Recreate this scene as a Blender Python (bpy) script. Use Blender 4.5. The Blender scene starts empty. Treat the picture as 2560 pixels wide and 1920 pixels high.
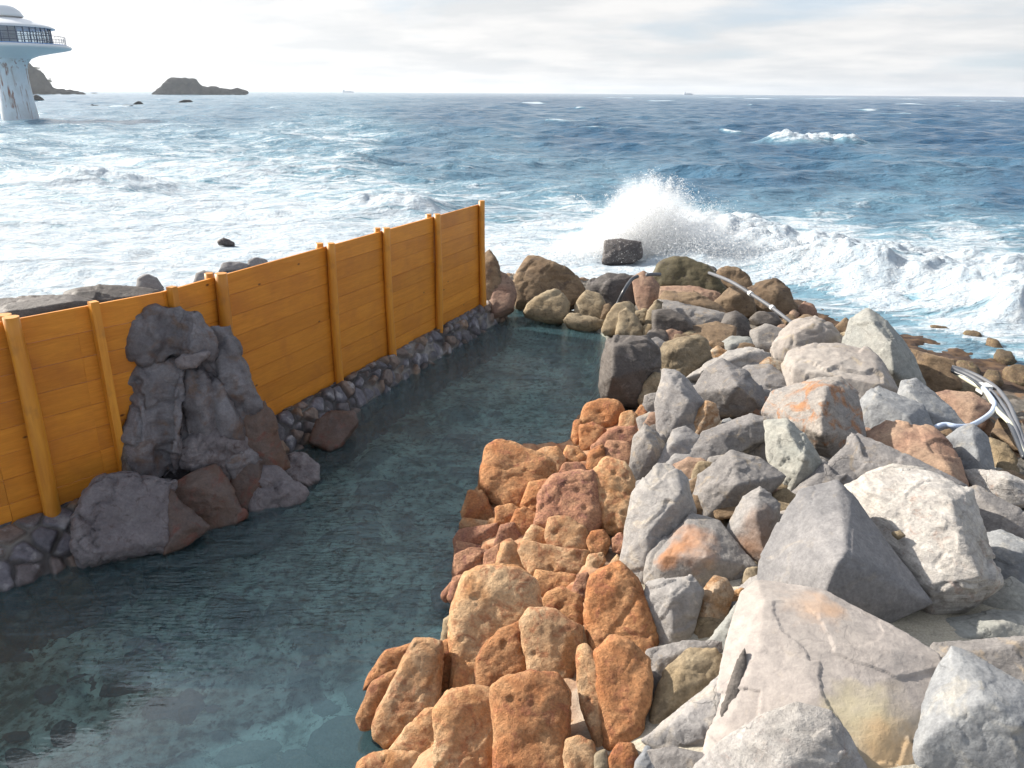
import bpy, bmesh, math, random
import numpy as np
from mathutils import Vector
random.seed(7); rng = np.random.default_rng(7)
SC = bpy.context.scene; COL = SC.collection

# ------------------------------------------------------------------ camera model (pixels of a 2560x1920 picture)
F, HC = 1967.0, 4.35
PITCH = math.atan((960-231.5)/F); RHO = 0.0068
def _rx(a): c, s = math.cos(a), math.sin(a); return np.array([[1,0,0],[0,c,-s],[0,s,c]])
def _rz(a): c, s = math.cos(a), math.sin(a); return np.array([[c,-s,0],[s,c,0],[0,0,1]])
RC = _rx(math.pi/2-PITCH) @ _rz(RHO)
O = np.array([0, 0, HC])
def ray(x, y):
    d = RC @ np.array([(x-1280)/F, -(y-960)/F, -1.0]); return d/np.linalg.norm(d)
def atz(x, y, z):
    d = ray(x, y); return O + d*(z-HC)/d[2]
def DZ(x, y, z): return atz(x/.8641, y/.8641, z)          # survey sheet at 2212 px
def atdist(x, y, hd):
    d = ray(x, y); return O + d*hd/math.hypot(d[0], d[1])
FR = {'A': (1440,640,1.975), 'B': (1440,1180,1.975), 'C': (880,980,1.765), 'T': (0,0,3.456), 'E': (160,700,2.37),
      'F': (1180,380,1.603), 'G': (0,480,1.7015), 'L': (0,300,2.4578), 'P': (1160,600,3.6867), 'Q': (2060,780,3.318),
      'D': (0,0,.8641), 'H': (0,1200,2.212)}
def fr(f, x, y):
    a, b, s = FR[f]; return a+x/s, b+y/s

# ------------------------------------------------------------------ vectorised noise
def _hash(i, j, k, s):
    h = (i*374761393 + j*668265263 + k*2147483647 + s*974634777) & 0xffffffff
    h = ((h ^ (h >> 13))*1274126177) & 0xffffffff
    h = ((h ^ (h >> 16))*2246822519) & 0xffffffff
    return ((h ^ (h >> 15)) & 0xffffff)/float(0xffffff)
def vn(p, s=0):
    p = np.asarray(p, float); i = np.floor(p).astype(np.int64); f = p-i
    u = f*f*f*(f*(f*6-15)+10); r = 0
    for a in (0,1):
        wa = u[:,0] if a else 1-u[:,0]
        for b in (0,1):
            wb = u[:,1] if b else 1-u[:,1]
            for c in (0,1):
                wc = u[:,2] if c else 1-u[:,2]
                r = r + wa*wb*wc*_hash(i[:,0]+a, i[:,1]+b, i[:,2]+c, s)
    return r*2-1
def fbm(p, o=4, s=0, g=.5, lac=2.03):
    r = 0; a = 1; t = 0; p = np.asarray(p, float)
    for k in range(o):
        r = r + a*vn(p, s+k*17); t += a; a *= g; p = p*lac + 5.7
    return r/t
def worley(p, s=0, jit=1.0):
    p = np.asarray(p, float); i = np.floor(p).astype(np.int64); n = len(p)
    F1 = np.full(n, 9.); F2 = np.full(n, 9.); cid = np.zeros(n); cc = np.zeros((n,3))
    for a in (-1,0,1):
        for b in (-1,0,1):
            for c in (-1,0,1):
                ii, jj, kk = i[:,0]+a, i[:,1]+b, i[:,2]+c
                q = np.stack([ii + .5+(_hash(ii,jj,kk,s)-.5)*jit, jj + .5+(_hash(ii,jj,kk,s+1)-.5)*jit, kk + .5+(_hash(ii,jj,kk,s+2)-.5)*jit], 1)
                d = np.linalg.norm(q-p, axis=1); h = _hash(ii,jj,kk,s+3)
                m = d < F1
                F2 = np.where(m, F1, np.minimum(F2, d)); cid = np.where(m, h, cid); cc = np.where(m[:,None], q, cc); F1 = np.where(m, d, F1)
    return F1, F2, cid, cc
def ss(a, b, x):
    t = np.clip((x-a)/(b-a), 0, 1); return t*t*(3-2*t)

# ------------------------------------------------------------------ node helpers
class NT:
    def __init__(s, mat):
        s.t = mat.node_tree; s.n = s.t.nodes; s.l = s.t.links
    def new(s, ty, **kw):
        nd = s.n.new(ty)
        for k, v in kw.items():
            if k.startswith('_'): nd.inputs[int(k[1:])].default_value = v
            else: setattr(nd, k, v)
        return nd
    def link(s, a, b): s.l.new(a, b)
    def noise(s, vec, scale, detail=4, rough=.55, dist=0):
        nd = s.new('ShaderNodeTexNoise'); nd.inputs['Scale'].default_value = scale; nd.inputs['Detail'].default_value = detail
        nd.inputs['Roughness'].default_value = rough; nd.inputs['Distortion'].default_value = dist
        if vec is not None: s.link(vec, nd.inputs['Vector'])
        return nd.outputs['Fac']
    def ramp(s, fac, a, b, ca=(0,0,0,1), cb=(1,1,1,1), mid=None):
        nd = s.new('ShaderNodeValToRGB'); e = nd.color_ramp.elements
        e[0].position = a; e[0].color = ca; e[1].position = b; e[1].color = cb
        if mid: m = e.new(mid[0]); m.color = mid[1]
        s.link(fac, nd.inputs[0]); return nd.outputs[0]
    def mix(s, fac, a, b, mode='MIX'):
        nd = s.new('ShaderNodeMix', data_type='RGBA', blend_type=mode)
        for sock, v in ((nd.inputs[0], fac), (nd.inputs[6], a), (nd.inputs[7], b)):
            if isinstance(v, (int, float)): sock.default_value = v
            elif isinstance(v, tuple): sock.default_value = v if len(v) == 4 else (*v, 1)
            else: s.link(v, sock)
        return nd.outputs[2]
    def math(s, op, a, b=None, c=None, clamp=False):
        nd = s.new('ShaderNodeMath', operation=op, use_clamp=clamp)
        for k, v in enumerate((a, b, c)):
            if v is None: continue
            if isinstance(v, (int, float)): nd.inputs[k].default_value = v
            else: s.link(v, nd.inputs[k])
        return nd.outputs[0]
    def vmath(s, op, a, b):
        nd = s.new('ShaderNodeVectorMath', operation=op)
        for k, v in enumerate((a, b)):
            if isinstance(v, tuple): nd.inputs[k].default_value = v
            else: s.link(v, nd.inputs[k])
        return nd.outputs[0]
    def attr(s, name):
        return s.new('ShaderNodeAttribute', attribute_name=name)
    def bump(s, h, strength, dist, nrm=None):
        nd = s.new('ShaderNodeBump'); nd.inputs['Strength'].default_value = strength; nd.inputs['Distance'].default_value = dist
        s.link(h, nd.inputs['Height'])
        if nrm is not None: s.link(nrm, nd.inputs['Normal'])
        return nd.outputs[0]
def mat_new(name):
    m = bpy.data.materials.new(name); m.use_nodes = True
    nt = NT(m); b = nt.n['Principled BSDF']; return m, nt, b
def simple(name, col, rough=.6, metal=0, bump=0, bscale=20, var=.12):
    m, nt, b = mat_new(name); tc = nt.new('ShaderNodeTexCoord').outputs['Object']
    n = nt.noise(tc, bscale, 5)
    v = nt.ramp(n, .3, .7, (1-var,)*3+(1,), (1+var*.5,)*3+(1,))
    nt.link(nt.mix(1.0, (*col,1), v, 'MULTIPLY'), b.inputs['Base Color'])
    b.inputs['Roughness'].default_value = rough; b.inputs['Metallic'].default_value = metal
    if bump: nt.link(nt.bump(n, 1, bump), b.inputs['Normal'])
    return m

SPOT = []
def rock_mat(name, cA, cB, cS, stain=.35, fine=1.0, rough=.85, bump=.010, strata=0, speck=.12, patch=1.0, spec=.3, crack=.3, spots=(), rough2=1.0):
    m, nt, b = mat_new(name)
    tc = nt.new('ShaderNodeTexCoord').outputs['Object']; oi = nt.new('ShaderNodeObjectInfo')
    off = nt.new('ShaderNodeCombineXYZ'); r9 = nt.math('MULTIPLY', oi.outputs['Random'], 37.0)
    for k in range(3): nt.link(r9, off.inputs[k])
    p = nt.vmath('ADD', tc, off.outputs[0])
    n1 = nt.noise(p, 1.7*patch, 6, .6, .6); n2 = nt.noise(p, 5*patch, 7, .65, .9); n3 = nt.noise(p, 45, 5, .7); n4 = nt.noise(p, 11, 8, .72)
    c = nt.mix(nt.ramp(n1, .38, .62), cA, cB)
    st = nt.ramp(n2, .5+.3*(.5-stain), .62+.3*(.5-stain))
    c = nt.mix(nt.math('MULTIPLY', nt.sep(st) if False else st, .8), c, cS)
    tone = nt.ramp(oi.outputs['Random'], 0, 1, (.86,.86,.88,1), (1.1,1.08,1.05,1)); c = nt.mix(1.0, c, tone, 'MULTIPLY')
    v = nt.ramp(n4, .34, .66, (.76,.76,.77,1), (1.15,1.145,1.13,1)); c = nt.mix(1.0, c, v, 'MULTIPLY')
    v2 = nt.ramp(n3, .35, .65, (1-speck*1.6,)*3+(1,), (1+speck,)*3+(1,)); c = nt.mix(fine, c, nt.mix(1.0, c, v2, 'MULTIPLY'))
    if spots:
        gp0 = nt.new('ShaderNodeNewGeometry').outputs['Position']; wn0 = nt.new('ShaderNodeTexNoise'); wn0.inputs['Scale'].default_value = 5; wn0.inputs['Detail'].default_value = 6; nt.link(gp0, wn0.inputs['Vector'])
        gp0 = nt.vmath('ADD', gp0, nt.vmath('MULTIPLY', nt.vmath('SUBTRACT', wn0.outputs['Color'], (.5,.5,.5)), (.45,.45,.45)))
        for w_, rad_, col_ in spots:
            ds = nt.new('ShaderNodeVectorMath', operation='DISTANCE'); nt.link(gp0, ds.inputs[0]); SPOT.append((name, ds, fr(*w_)))
            c = nt.mix(nt.ramp(ds.outputs['Value'], rad_*.35, rad_*1.05, (.48,.48,.48,1), (0,0,0,1)), c, col_)
    h = nt.math('ADD', nt.math('MULTIPLY', n3, .35), n4)
    if strata:
        mp = nt.new('ShaderNodeMapping'); nt.link(p, mp.inputs[0]); mp.inputs['Scale'].default_value = (1.2, 2.0, 16); mp.inputs['Rotation'].default_value = (.5,.4,.3)
        s_ = nt.noise(mp.outputs[0], 1.6, 6, .65, .3)
        c = nt.mix(strata, c, nt.mix(1.0, c, nt.ramp(s_, .35, .62, (.62,.6,.58,1), (1.15,1.14,1.12,1)), 'MULTIPLY'))
        h = nt.math('ADD', h, nt.math('MULTIPLY', s_, 2.2*strata))
    if crack:
        vo = nt.new('ShaderNodeTexVoronoi', feature='DISTANCE_TO_EDGE'); vo.inputs['Scale'].default_value = 2.3*patch
        pw = nt.new('ShaderNodeTexNoise'); pw.inputs['Scale'].default_value = 3; pw.inputs['Detail'].default_value = 6; nt.link(p, pw.inputs['Vector'])
        nt.link(nt.vmath('ADD', p, nt.vmath('MULTIPLY', pw.outputs['Color'], (.6,.6,.6))), vo.inputs['Vector'])
        ck = nt.ramp(vo.outputs['Distance'], .0, .018, (0,0,0,1), (1,1,1,1))
        gate = nt.ramp(nt.noise(p, 1.1, 3), .52, .60)
        ck = nt.mix(gate, (1,1,1,1), ck)
        c = nt.mix(crack, c, nt.mix(1.0, c, nt.mix(1.0, ck, (1,1,1,1), 'MULTIPLY'), 'MULTIPLY'))
        h = nt.math('ADD', h, nt.math('MULTIPLY', ck, crack*.8))
    nt.link(c, b.inputs['Base Color']); b.inputs['Roughness'].default_value = rough
    b.inputs['Specular IOR Level'].default_value = spec
    nt.link(nt.bump(h, 1.0, bump*1.35*rough2), b.inputs['Normal'])
    return m
#@MATS
M = {
 'org': rock_mat('orange_stone', (.42,.175,.07), (.50,.275,.135), (.32,.12,.065), .42, 1, .9, .016, 0, .2, 1.5, rough2=2.0, crack=0),
 'red': rock_mat('red_stone', (.38,.185,.115), (.45,.25,.15), (.27,.12,.095), .45, 1, .9, .016, 0, .22, 2, rough2=2.0, crack=.3),
 'ocr': rock_mat('cream_orange_stone', (.46,.23,.10), (.54,.37,.22), (.37,.16,.08), .5, 1, .9, .014, 0, .16, 1.6, rough2=2.0, crack=0),
 'lav': rock_mat('pale_lavender_stone', (.335,.32,.31), (.265,.255,.25), (.40,.36,.31), .4, 1, .85, .010, .25, .08),
 'gry': rock_mat('grey_stone', (.27,.255,.245), (.20,.19,.185), (.34,.28,.21), .36, 1, .85, .012, .15, .12),
 'dgr': rock_mat('slate_grey_stone', (.27,.26,.255), (.215,.21,.21), (.32,.29,.25), .2, 1, .85, .008, .08, .1, .8, crack=.1),
 'pnk': rock_mat('pinkish_beige_stone', (.325,.30,.28), (.27,.245,.23), (.36,.30,.22), .3, .8, .85, .008, .08, .05, .8, crack=.0),
 'grn': rock_mat('pale_grey_green_stone', (.29,.30,.28), (.34,.335,.305), (.22,.225,.21), .35, 1, .85, .010, .2, .08),
 'blu': rock_mat('blue_grey_stone', (.27,.28,.29), (.20,.21,.225), (.33,.32,.295), .35, 1, .85, .011, .1, .1),
 'tan': rock_mat('tan_stone', (.24,.185,.115), (.31,.255,.175), (.13,.10,.065), .38, 1, .9, .012, .15, .14),
 'brn': rock_mat('brown_stone', (.17,.115,.07), (.23,.165,.105), (.10,.072,.055), .42, 1, .85, .012, .3, .12),
 'rbr': rock_mat('red_brown_stone', (.27,.165,.12), (.33,.23,.165), (.17,.105,.085), .4, 1, .85, .012, .2, .12),
 'drk': rock_mat('dark_stone', (.085,.075,.07), (.13,.115,.105), (.19,.17,.16), .3, 1, .6, .013, .35, .15),
 'mos': rock_mat('mossy_dark_stone', (.10,.085,.045), (.15,.125,.07), (.07,.055,.04), .4, 1, .7, .013, .3, .15),
 'wht': rock_mat('white_layered_stone', (.46,.44,.42), (.385,.365,.34), (.36,.27,.23), .3, 1, .85, .016, .5, .1, 1.3),
 'wet': rock_mat('dark_violet_fountain_stone', (.21,.205,.225), (.10,.094,.105), (.14,.09,.065), .42, 1, .45, .012, .25, .12, .8, .5, .3),
 'wtb': rock_mat('brown_fountain_stone', (.105,.06,.04), (.12,.09,.08), (.15,.05,.035), .4, 1, .6, .010, .2, .12, 1.2, .5),
 'wtw': rock_mat('pale_violet_fountain_stone', (.155,.138,.147), (.215,.198,.207), (.075,.048,.044), .35, 1, .6, .010, .1, .12, 1.6, .5, .3),
 'orp': rock_mat('grey_stone_with_rust', (.26,.25,.245), (.33,.295,.26), (.36,.16,.06), .44, 1, .85, .012, .1, .12, .8),
 'rst': rock_mat('rusty_stone', (.36,.20,.09), (.42,.36,.28), (.24,.12,.05), .5, 1, .85, .014, .1, .16, 1.6),
 'isl': rock_mat('far_cliff_rock', (.10,.10,.10), (.15,.14,.13), (.08,.09,.08), .4, 1, .95, .5, 0, .2, .03, crack=0),
 'ref': rock_mat('weedy_reef_rock', (.11,.075,.04), (.17,.11,.06), (.20,.16,.07), .45, 1, .7, .03, 0, .3, 2.5, .5, 0),
 'psl': rock_mat('pink_slab_stone', (.325,.295,.28), (.29,.265,.25), (.36,.315,.27), .2, .6, .85, .005, .06, .04, .6, crack=.12,
        spots=[(('B',1500,1330), .34, (.48,.38,.20)), (('B',1420,1200), .20, (.46,.41,.27)), (('B',1570,1400), .22, (.48,.29,.13)), (('B',1150,650), .18, (.44,.29,.19)), (('B',1240,690), .16, (.46,.29,.18))]),
 'opk': rock_mat('grey_stone_with_orange_patch', (.30,.285,.27), (.22,.21,.205), (.36,.31,.25), .3, 1, .85, .010, .1, .1, .8, crack=.15,
        spots=[(('B',560,350), .22, (.46,.19,.06)), (('B',480,385), .14, (.42,.17,.05))]),
 'rrf': rock_mat('rust_faced_stone', (.25,.24,.235), (.20,.19,.185), (.30,.25,.19), .3, 1, .85, .010, .1, .1, .8, crack=.15,
        spots=[(('B',900,330), .30, (.17,.075,.03)), (('B',850,400), .22, (.19,.085,.03))]),
 'blk': rock_mat('wet_black_stone', (.06,.05,.05), (.10,.085,.08), (.22,.21,.22), .3, 1, .5, .02, 0, .4, 3, .5, 0),
}
STYLE = {'org':'r','red':'r','ocr':'r','ref':'k','isl':'k','mos':'m','tan':'m','wet':'m','wtb':'a','wtw':'m','blk':'m'}

# ------------------------------------------------------------------ object helpers
def props(o, label=None, cat=None, group=None, kind=None):
    if label: o['label'] = label
    if cat: o['category'] = cat
    if group: o['group'] = group
    if kind: o['kind'] = kind
    return o
def link(o, parent=None):
    COL.objects.link(o)
    if parent: o.parent = parent
    return o
def mesh_np(name, v, faces, mats=(), smooth=True, parent=None, loc=None, attrs=None):
    me = bpy.data.meshes.new(name)
    v = np.asarray(v, np.float32)
    if loc is not None: v = v - np.asarray(loc, np.float32)
    if isinstance(faces, np.ndarray):
        n = faces.shape[1]; nf = len(faces)
        me.vertices.add(len(v)); me.vertices.foreach_set('co', v.ravel())
        me.loops.add(nf*n); me.loops.foreach_set('vertex_index', faces.astype(np.int32).ravel())
        me.polygons.add(nf); me.polygons.foreach_set('loop_start', np.arange(0, nf*n, n, dtype=np.int32))
        me.polygons.foreach_set('loop_total', np.full(nf, n, np.int32))
        me.update(calc_edges=True)
    else:
        me.from_pydata([tuple(map(float, q)) for q in v], [], faces)
    for m in mats: me.materials.append(m)
    if smooth: me.polygons.foreach_set('use_smooth', np.ones(len(me.polygons), bool))
    if attrs:
        for k, a in attrs.items():
            at = me.attributes.new(k, 'FLOAT', 'POINT'); at.data.foreach_set('value', np.asarray(a, np.float32))
    me.validate(); me.update()
    o = bpy.data.objects.new(name, me)
    if loc is not None: o.location = loc
    return link(o, parent)
def empty(name, loc, label, cat, group=None):
    o = bpy.data.objects.new(name, None); link(o); o.location = loc; o.empty_display_size = .2
    return props(o, label, cat, group)

# ------------------------------------------------------------------ terrain
POOL = np.array([(-.4,2.2),(-.75,3.6),(-.78,4.14),(-.82,4.9),(-.28,5.3),(-.4,6.1),(-.36,7.42),(-.14,9.1),(.7,9.46),(.89,10.42),
    (1.37,11.15),(1.74,14.29),(1.3,15.7),(-.07,16.4),(-.5,15.54),(-1.69,12.3),(-2.9,9.9),(-3.5,8.6),(-4.3,7.3),(-4.9,6.1),(-5.9,5.2),(-6.5,2.2)])
def sdist(P, poly):
    n = len(P); d = np.full(n, 1e9); ins = np.zeros(n, bool)
    for a, b in zip(poly, np.roll(poly, -1, 0)):
        e = b-a; w = P-a; t = np.clip((w@e)/(e@e), 0, 1); d = np.minimum(d, np.linalg.norm(w-t[:,None]*e, axis=1))
        c = ((a[1] > P[:,1]) != (b[1] > P[:,1])) & (P[:,0] < (b[0]-a[0])*(P[:,1]-a[1])/(b[1]-a[1]+1e-12)+a[0])
        ins ^= c
    return np.where(ins, -d, d)
CP = [(x, y, .10) for x, y in ((-.95,3.6),(-.9,5.1),(-.4,5.5),(-.45,6.1),(-.45,7.42),(-.1,9.2),(.8,9.4),(1.0,10.4),(1.5,11.1),(1.9,14.2),(1.4,15.8),(-.07,16.6))]
CP += [DZ(*q) for q in ((1100,1650,.42),(1250,1400,.42),(1200,1200,.35),(1500,1600,.75),(1900,1330,.80),(2150,1350,.75),(2212,1600,.95),(1800,1640,.9),(1400,900,.3),(1500,1100,.55),(1700,1000,.55),(1550,1350,.65),
    (1900,850,.35),(1500,700,.15),(1640,640,-.15),(2212,950,.05),(2212,1150,.45),(2212,850,-.45),(1800,690,-.56),(1880,720,-.55),(1980,735,-.56),(2060,760,-.56),(2120,800,-.54),(1750,668,-.57),(1950,780,-.5),(2030,805,-.5),(1800,640,-1.1),(1930,662,-1.1),(2060,680,-1.1),(2150,720,-1.1),(2212,770,-1.1),(2180,800,-.55),(2212,740,-1.3),(1500,620,-.2),(1550,590,-.9),
    (1400,560,-1.5),(1100,600,-.3),(1100,560,-1.2),(1250,600,-.3),(1650,610,-.9))]
CP += [(0,2,.6),(3,1,1.2),(6,3,1.2),(6,6,.7),(10,8,-.2),(12,5,-.3),(13,12,-1.5),(-5.5,8.2,.1),(-4.5,9.3,.1),(-3.4,11,.1),(-2.3,13.2,.1),(-1.4,15.4,.0),(-8,9,-.9),(-6,12,-.9),(-4,15,-.9),(-8,14,-1.3),(-3,18,-1.4),(0,19,-1.4),(-12,10,-1.3),
    (5,24,-1.6),(10,22,-1.6),(14,18,-1.6),(-12,18,-1.1),(-9,19,-1.2),(-15,14,-1),(-16,5,-1),(-8,4,.1),(-6,7,.2),(-3,8,.0),(-2,5,.0),(-3,3,.0),(-1,10,.0),(0,13,0)]
CP = np.array([tuple(c) for c in CP]); _n = len(CP)
_K = -np.linalg.norm(CP[:,None,:2]-CP[None,:,:2], axis=2) - .25*np.eye(_n)
_A = np.block([[_K, np.ones((_n,1))],[np.ones((1,_n)), np.zeros((1,1))]])
_W = np.linalg.solve(_A, np.append(CP[:,2], 0))
def base_h(P):
    P = np.atleast_2d(P)[:, :2]; out = np.empty(len(P))
    for s in range(0, len(P), 20000):
        q = P[s:s+20000]; out[s:s+20000] = -np.linalg.norm(q[:,None]-CP[None,:,:2], axis=2) @ _W[:-1] + _W[-1]
    return out
def terr(P):
    P = np.atleast_2d(P)[:, :2]; h = base_h(P); sd = sdist(P, POOL)
    return np.where(sd < 0.3, h + (-.52-h)*ss(.12, -.22, sd), h)
def hit(px, py, zmin=-.6, lift=0.0):
    d = ray(px, py); ts = np.linspace(2.0, 60, 1500); pts = O + ts[:,None]*d
    g = np.maximum(base_h(pts), zmin) + lift
    k = np.argmax(pts[:,2] < g)
    if pts[-1,2] >= g[-1]: return O + d*(zmin+lift-HC)/d[2]
    return pts[k]

# ground sheet
def grid(x0, x1, nx, y0, y1, ny):
    X, Y = np.meshgrid(np.linspace(x0, x1, nx), np.linspace(y0, y1, ny)); P = np.stack([X.ravel(), Y.ravel()], 1)
    i = np.arange(ny*nx).reshape(ny, nx)
    f = np.stack([i[:-1,:-1].ravel(), i[:-1,1:].ravel(), i[1:,1:].ravel(), i[1:,:-1].ravel()], 1)
    return P, f
P2, f2 = grid(-17, 17, 560, 1.0, 25, 420)
h2 = terr(P2); P3 = np.c_[P2, P2[:,0]*0]
sdp = sdist(P2, POOL)
conc = np.maximum(ss(2.0, 1.1, np.hypot(P2[:,0]-2.7, (P2[:,1]-4.4)*1.1)), ss(6.2, 5.2, P2[:,1])*ss(1.0, 1.5, sdp)*(P2[:,0] > -.5))
rust = ss(1.45, 1.0, sdp)*ss(10.4, 9.6, P2[:,1])*(P2[:,0] > -1)*(sdp > 0)
rb1, rb2, rbid, _ = worley(P3*4.2+.3*fbm(P3*3, 3, 25)[:,None], 66)
reef = ss(5.5, 7.5, P2[:,0])*ss(9.5, 11.5, P2[:,1])*ss(-.35, -.5, h2)
h2 = h2 + (1-conc)*(1-reef)*(sdp > .1)*(.075*rbid*ss(.02, .3, rb2-rb1) - .10) + .10*rust*(sdp > .1)
h2 = h2 + .05*conc*(sdp > .3) + .035*fbm(P3*1.5, 4, 3)*(sdp > 0) + reef*(.11*fbm(P3*2.6, 5, 9, .6)+.005)
w1, w2, wid, _ = worley(np.c_[P2*1.9+.35*np.c_[fbm(P3*1.3, 3, 21), fbm(P3*1.3, 3, 22)], P2[:,0]*0+.5], 5)
pool_in = ss(0, -.4, sdp)
h2 = h2 + pool_in*(ss(.02, .3, w2-w1)*.10*wid + .05*fbm(P3*2.2, 4, 31))

mg, nt, b = mat_new('ground_mortar'); g = nt.new('ShaderNodeNewGeometry').outputs['Position']
n1 = nt.noise(g, 1.1, 6, .6, .3); n2 = nt.noise(g, 70, 4, .7); n3 = nt.noise(g, 6, 6, .65)
c = nt.mix(nt.ramp(n1, .4, .6), (.41,.37,.29), (.36,.335,.285)); c = nt.mix(nt.ramp(n3, .56, .70), c, (.28,.255,.21))
c = nt.mix(1.0, c, nt.ramp(n2, .35, .65, (.75,.75,.75,1), (1.2,1.2,1.2,1)), 'MULTIPLY')
rub_shade = nt.mix(nt.ramp(n3, .4, .6), (.10,.09,.075), (.19,.17,.15)); rub_shade = nt.mix(nt.ramp(nt.attr('cell').outputs['Fac'], .7, .9), rub_shade, (.24,.15,.09))  # rubble colour, darkened to paint deep shade into the gaps between rocks
rub_shade = nt.mix(nt.attr('rust').outputs['Fac'], rub_shade, nt.mix(nt.ramp(n3, .4, .6), (.30,.13,.065), (.44,.27,.16)))
c = nt.mix(nt.attr('concrete').outputs['Fac'], rub_shade, c)
pm = nt.attr('pool').outputs['Fac']; rf = nt.attr('reef').outputs['Fac']
pn = nt.noise(g, 3.0, 9, .75, .1); pn2 = nt.noise(g, 12, 7, .75, .1); cell = nt.attr('cell').outputs['Fac']
pc = nt.mix(nt.ramp(pn, .42, .60), (.66,.76,.68), (.13,.15,.11)); pc = nt.mix(nt.ramp(pn2, .52, .60), pc, (.06,.065,.05))
pc = nt.mix(nt.math('MULTIPLY', nt.ramp(cell, .5, .75), .6), pc, (.10,.105,.11))
c = nt.mix(pm, c, pc)
rfc = nt.mix(nt.ramp(nt.noise(g, 3, 7, .7, .5), .42, .6), (.05,.034,.028), (.12,.075,.045))
c = nt.mix(rf, c, rfc)
nt.link(c, b.inputs['Base Color']); b.inputs['Roughness'].default_value = .9; b.inputs['Specular IOR Level'].default_value = .2
nt.link(nt.bump(nt.math('ADD', nt.math('MULTIPLY', n2, .3), n3), 1, .02), b.inputs['Normal'])
go = mesh_np('ground', np.c_[P2, h2], f2, [mg], attrs={'pool': ss(.1, -.1, sdp), 'reef': reef*ss(-.15, -.4, h2), 'cell': np.where(sdp < 0, wid*ss(.02, .2, w2-w1), rbid), 'concrete': conc, 'rust': rust})
props(go, kind='structure')

# ------------------------------------------------------------------ rocks
PEND = []
def hull_bm(bm, pts):
    vs = [bm.verts.new(tuple(map(float, p))) for p in pts]
    r = bmesh.ops.convex_hull(bm, input=vs)
    inner = [g for g in r['geom_interior'] if isinstance(g, bmesh.types.BMVert)]
    unused = [g for g in r['geom_unused'] if isinstance(g, bmesh.types.BMVert)]
    for v in set(inner+unused):
        if v.is_valid: bm.verts.remove(v)
def rock(frame, mat, label, outl, ridge='', beta=50, th=.55, lift=0., group='', name='boulder', cat='rock', zmin=-.6, vox=1., rnd=None, az=0, dist=None, amp=1., anchor=None, off=0., grow=None):
    lumps = []
    allpts = []
    for part in outl.split('/'):
        q = [tuple(map(float, s.split(','))) for s in part.split()]
        q = [fr(frame, *u) for u in q]; lumps.append(q); allpts += q
    px, py = max(allpts, key=lambda q: q[1])
    px = sum(q[0] for q in allpts)/len(allpts)*.5+px*.5
    if anchor: px, py = fr(frame, *anchor)
    A = hit(px, py, zmin, lift) if dist is None else atdist(px, py, dist)
    if frame in 'ABPC' : beta = beta*.86
    h = np.array([A[0], A[1], 0]); h /= np.linalg.norm(h)
    if az: c_, s_ = math.cos(math.radians(az)), math.sin(math.radians(az)); h = np.array([c_*h[0]-s_*h[1], s_*h[0]+c_*h[1], 0])
    be = math.radians(beta); n = -h*math.sin(be) + np.array([0,0,1])*math.cos(be)
    def onp(q, of=0):
        d = ray(*q); t = (n@(A+n*(of+off)-O))/(n@d); return O + d*t
    def area(W):
        c = W.mean(0); s = 0
        for a, b2 in zip(W, np.roll(W, -1, 0)): s += np.linalg.norm(np.cross(a-c, b2-c))/2
        return s
    rid = [[tuple(map(float, s.split(','))) for s in z_.split()] for z_ in ridge.split('/')] if ridge else []
    style = STYLE.get(mat, 'a') if rnd is None else rnd
    gr_ = grow if grow is not None else {'r':1.15,'m':1.12,'a':1.14,'k':1.0}[style]
    for i_, L in enumerate(lumps):
        cx_ = sum(q[0] for q in L)/len(L); cy_ = sum(q[1] for q in L)/len(L); lumps[i_] = [(cx_+(q[0]-cx_)*gr_, cy_+(q[1]-cy_)*gr_) for q in L]
    bm = bmesh.new(); areas = [area(np.array([onp(q) for q in L])) for L in lumps]; S = math.sqrt(sum(areas))
    r0 = random.Random(label)
    for li, L in enumerate(lumps):
        W = np.array([onp(q) for q in L]); c = W.mean(0); s = math.sqrt(areas[li]); pts = list(W)
        pts += [c+(w-c)*.96 - n*s*th*.35 for w in W] + [c+(w-c)*.72 - n*s*th for w in W]
        cp = np.mean(np.array(L), 0)
        use = rid[li] if li < len(rid) else []
        if style == 'r' or (style == 'm' and not use):
            for w in W: pts += [c+(w-c)*.89 + n*s*.13, c+(w-c)*.6+n*s*.175]
        elif use:
            for rx, ry, rh in use: pts.append(onp(fr(frame, rx, ry), rh*s*(1.4 if frame in 'AB' else 1)))
        else:
            if r0.random() < .6:
                gx, gy = r0.uniform(-1, 1), r0.uniform(-1, 1); fx = r0.uniform(.62, .82); sh = (r0.uniform(-.12,.12), r0.uniform(-.12,.12)); rad_ = max(np.hypot(*(np.array(q)-cp)) for q in L)
                for q in L:
                    u_ = (np.array(q)-cp)/rad_; pts.append(onp(cp+(np.array(q)-cp)*fx+np.array(sh)*rad_, s*(.13+.07*(gx*u_[0]+gy*u_[1]))))
            for _ in range(0 if len(pts) > 3.5*len(L) else r0.choice((2,3,3))):
                a = r0.randrange(len(L)); m_ = r0.uniform(.25,.7); q = np.array(L[a])*m_+cp*(1-m_)
                pts.append(onp(q, s*r0.uniform(.10,.26)))
        hull_bm(bm, pts)
    me = bpy.data.meshes.new(name); bm.to_mesh(me); bm.free()
    o = bpy.data.objects.new(name, me); link(o)
    dd = np.linalg.norm(A-O)
    vs = max(dd*(.0022 if style == 'a' else .0028)*vox, S/(120 if style == 'a' else 85)); 
    md = o.modifiers.new('r', 'REMESH'); md.mode = 'VOXEL'; md.voxel_size = vs; md.adaptivity = 0
    props(o, label, cat, group or None)
    PEND.append((o, mat, style, S, vs, A, amp, r0.random()*50))
    return o
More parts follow.
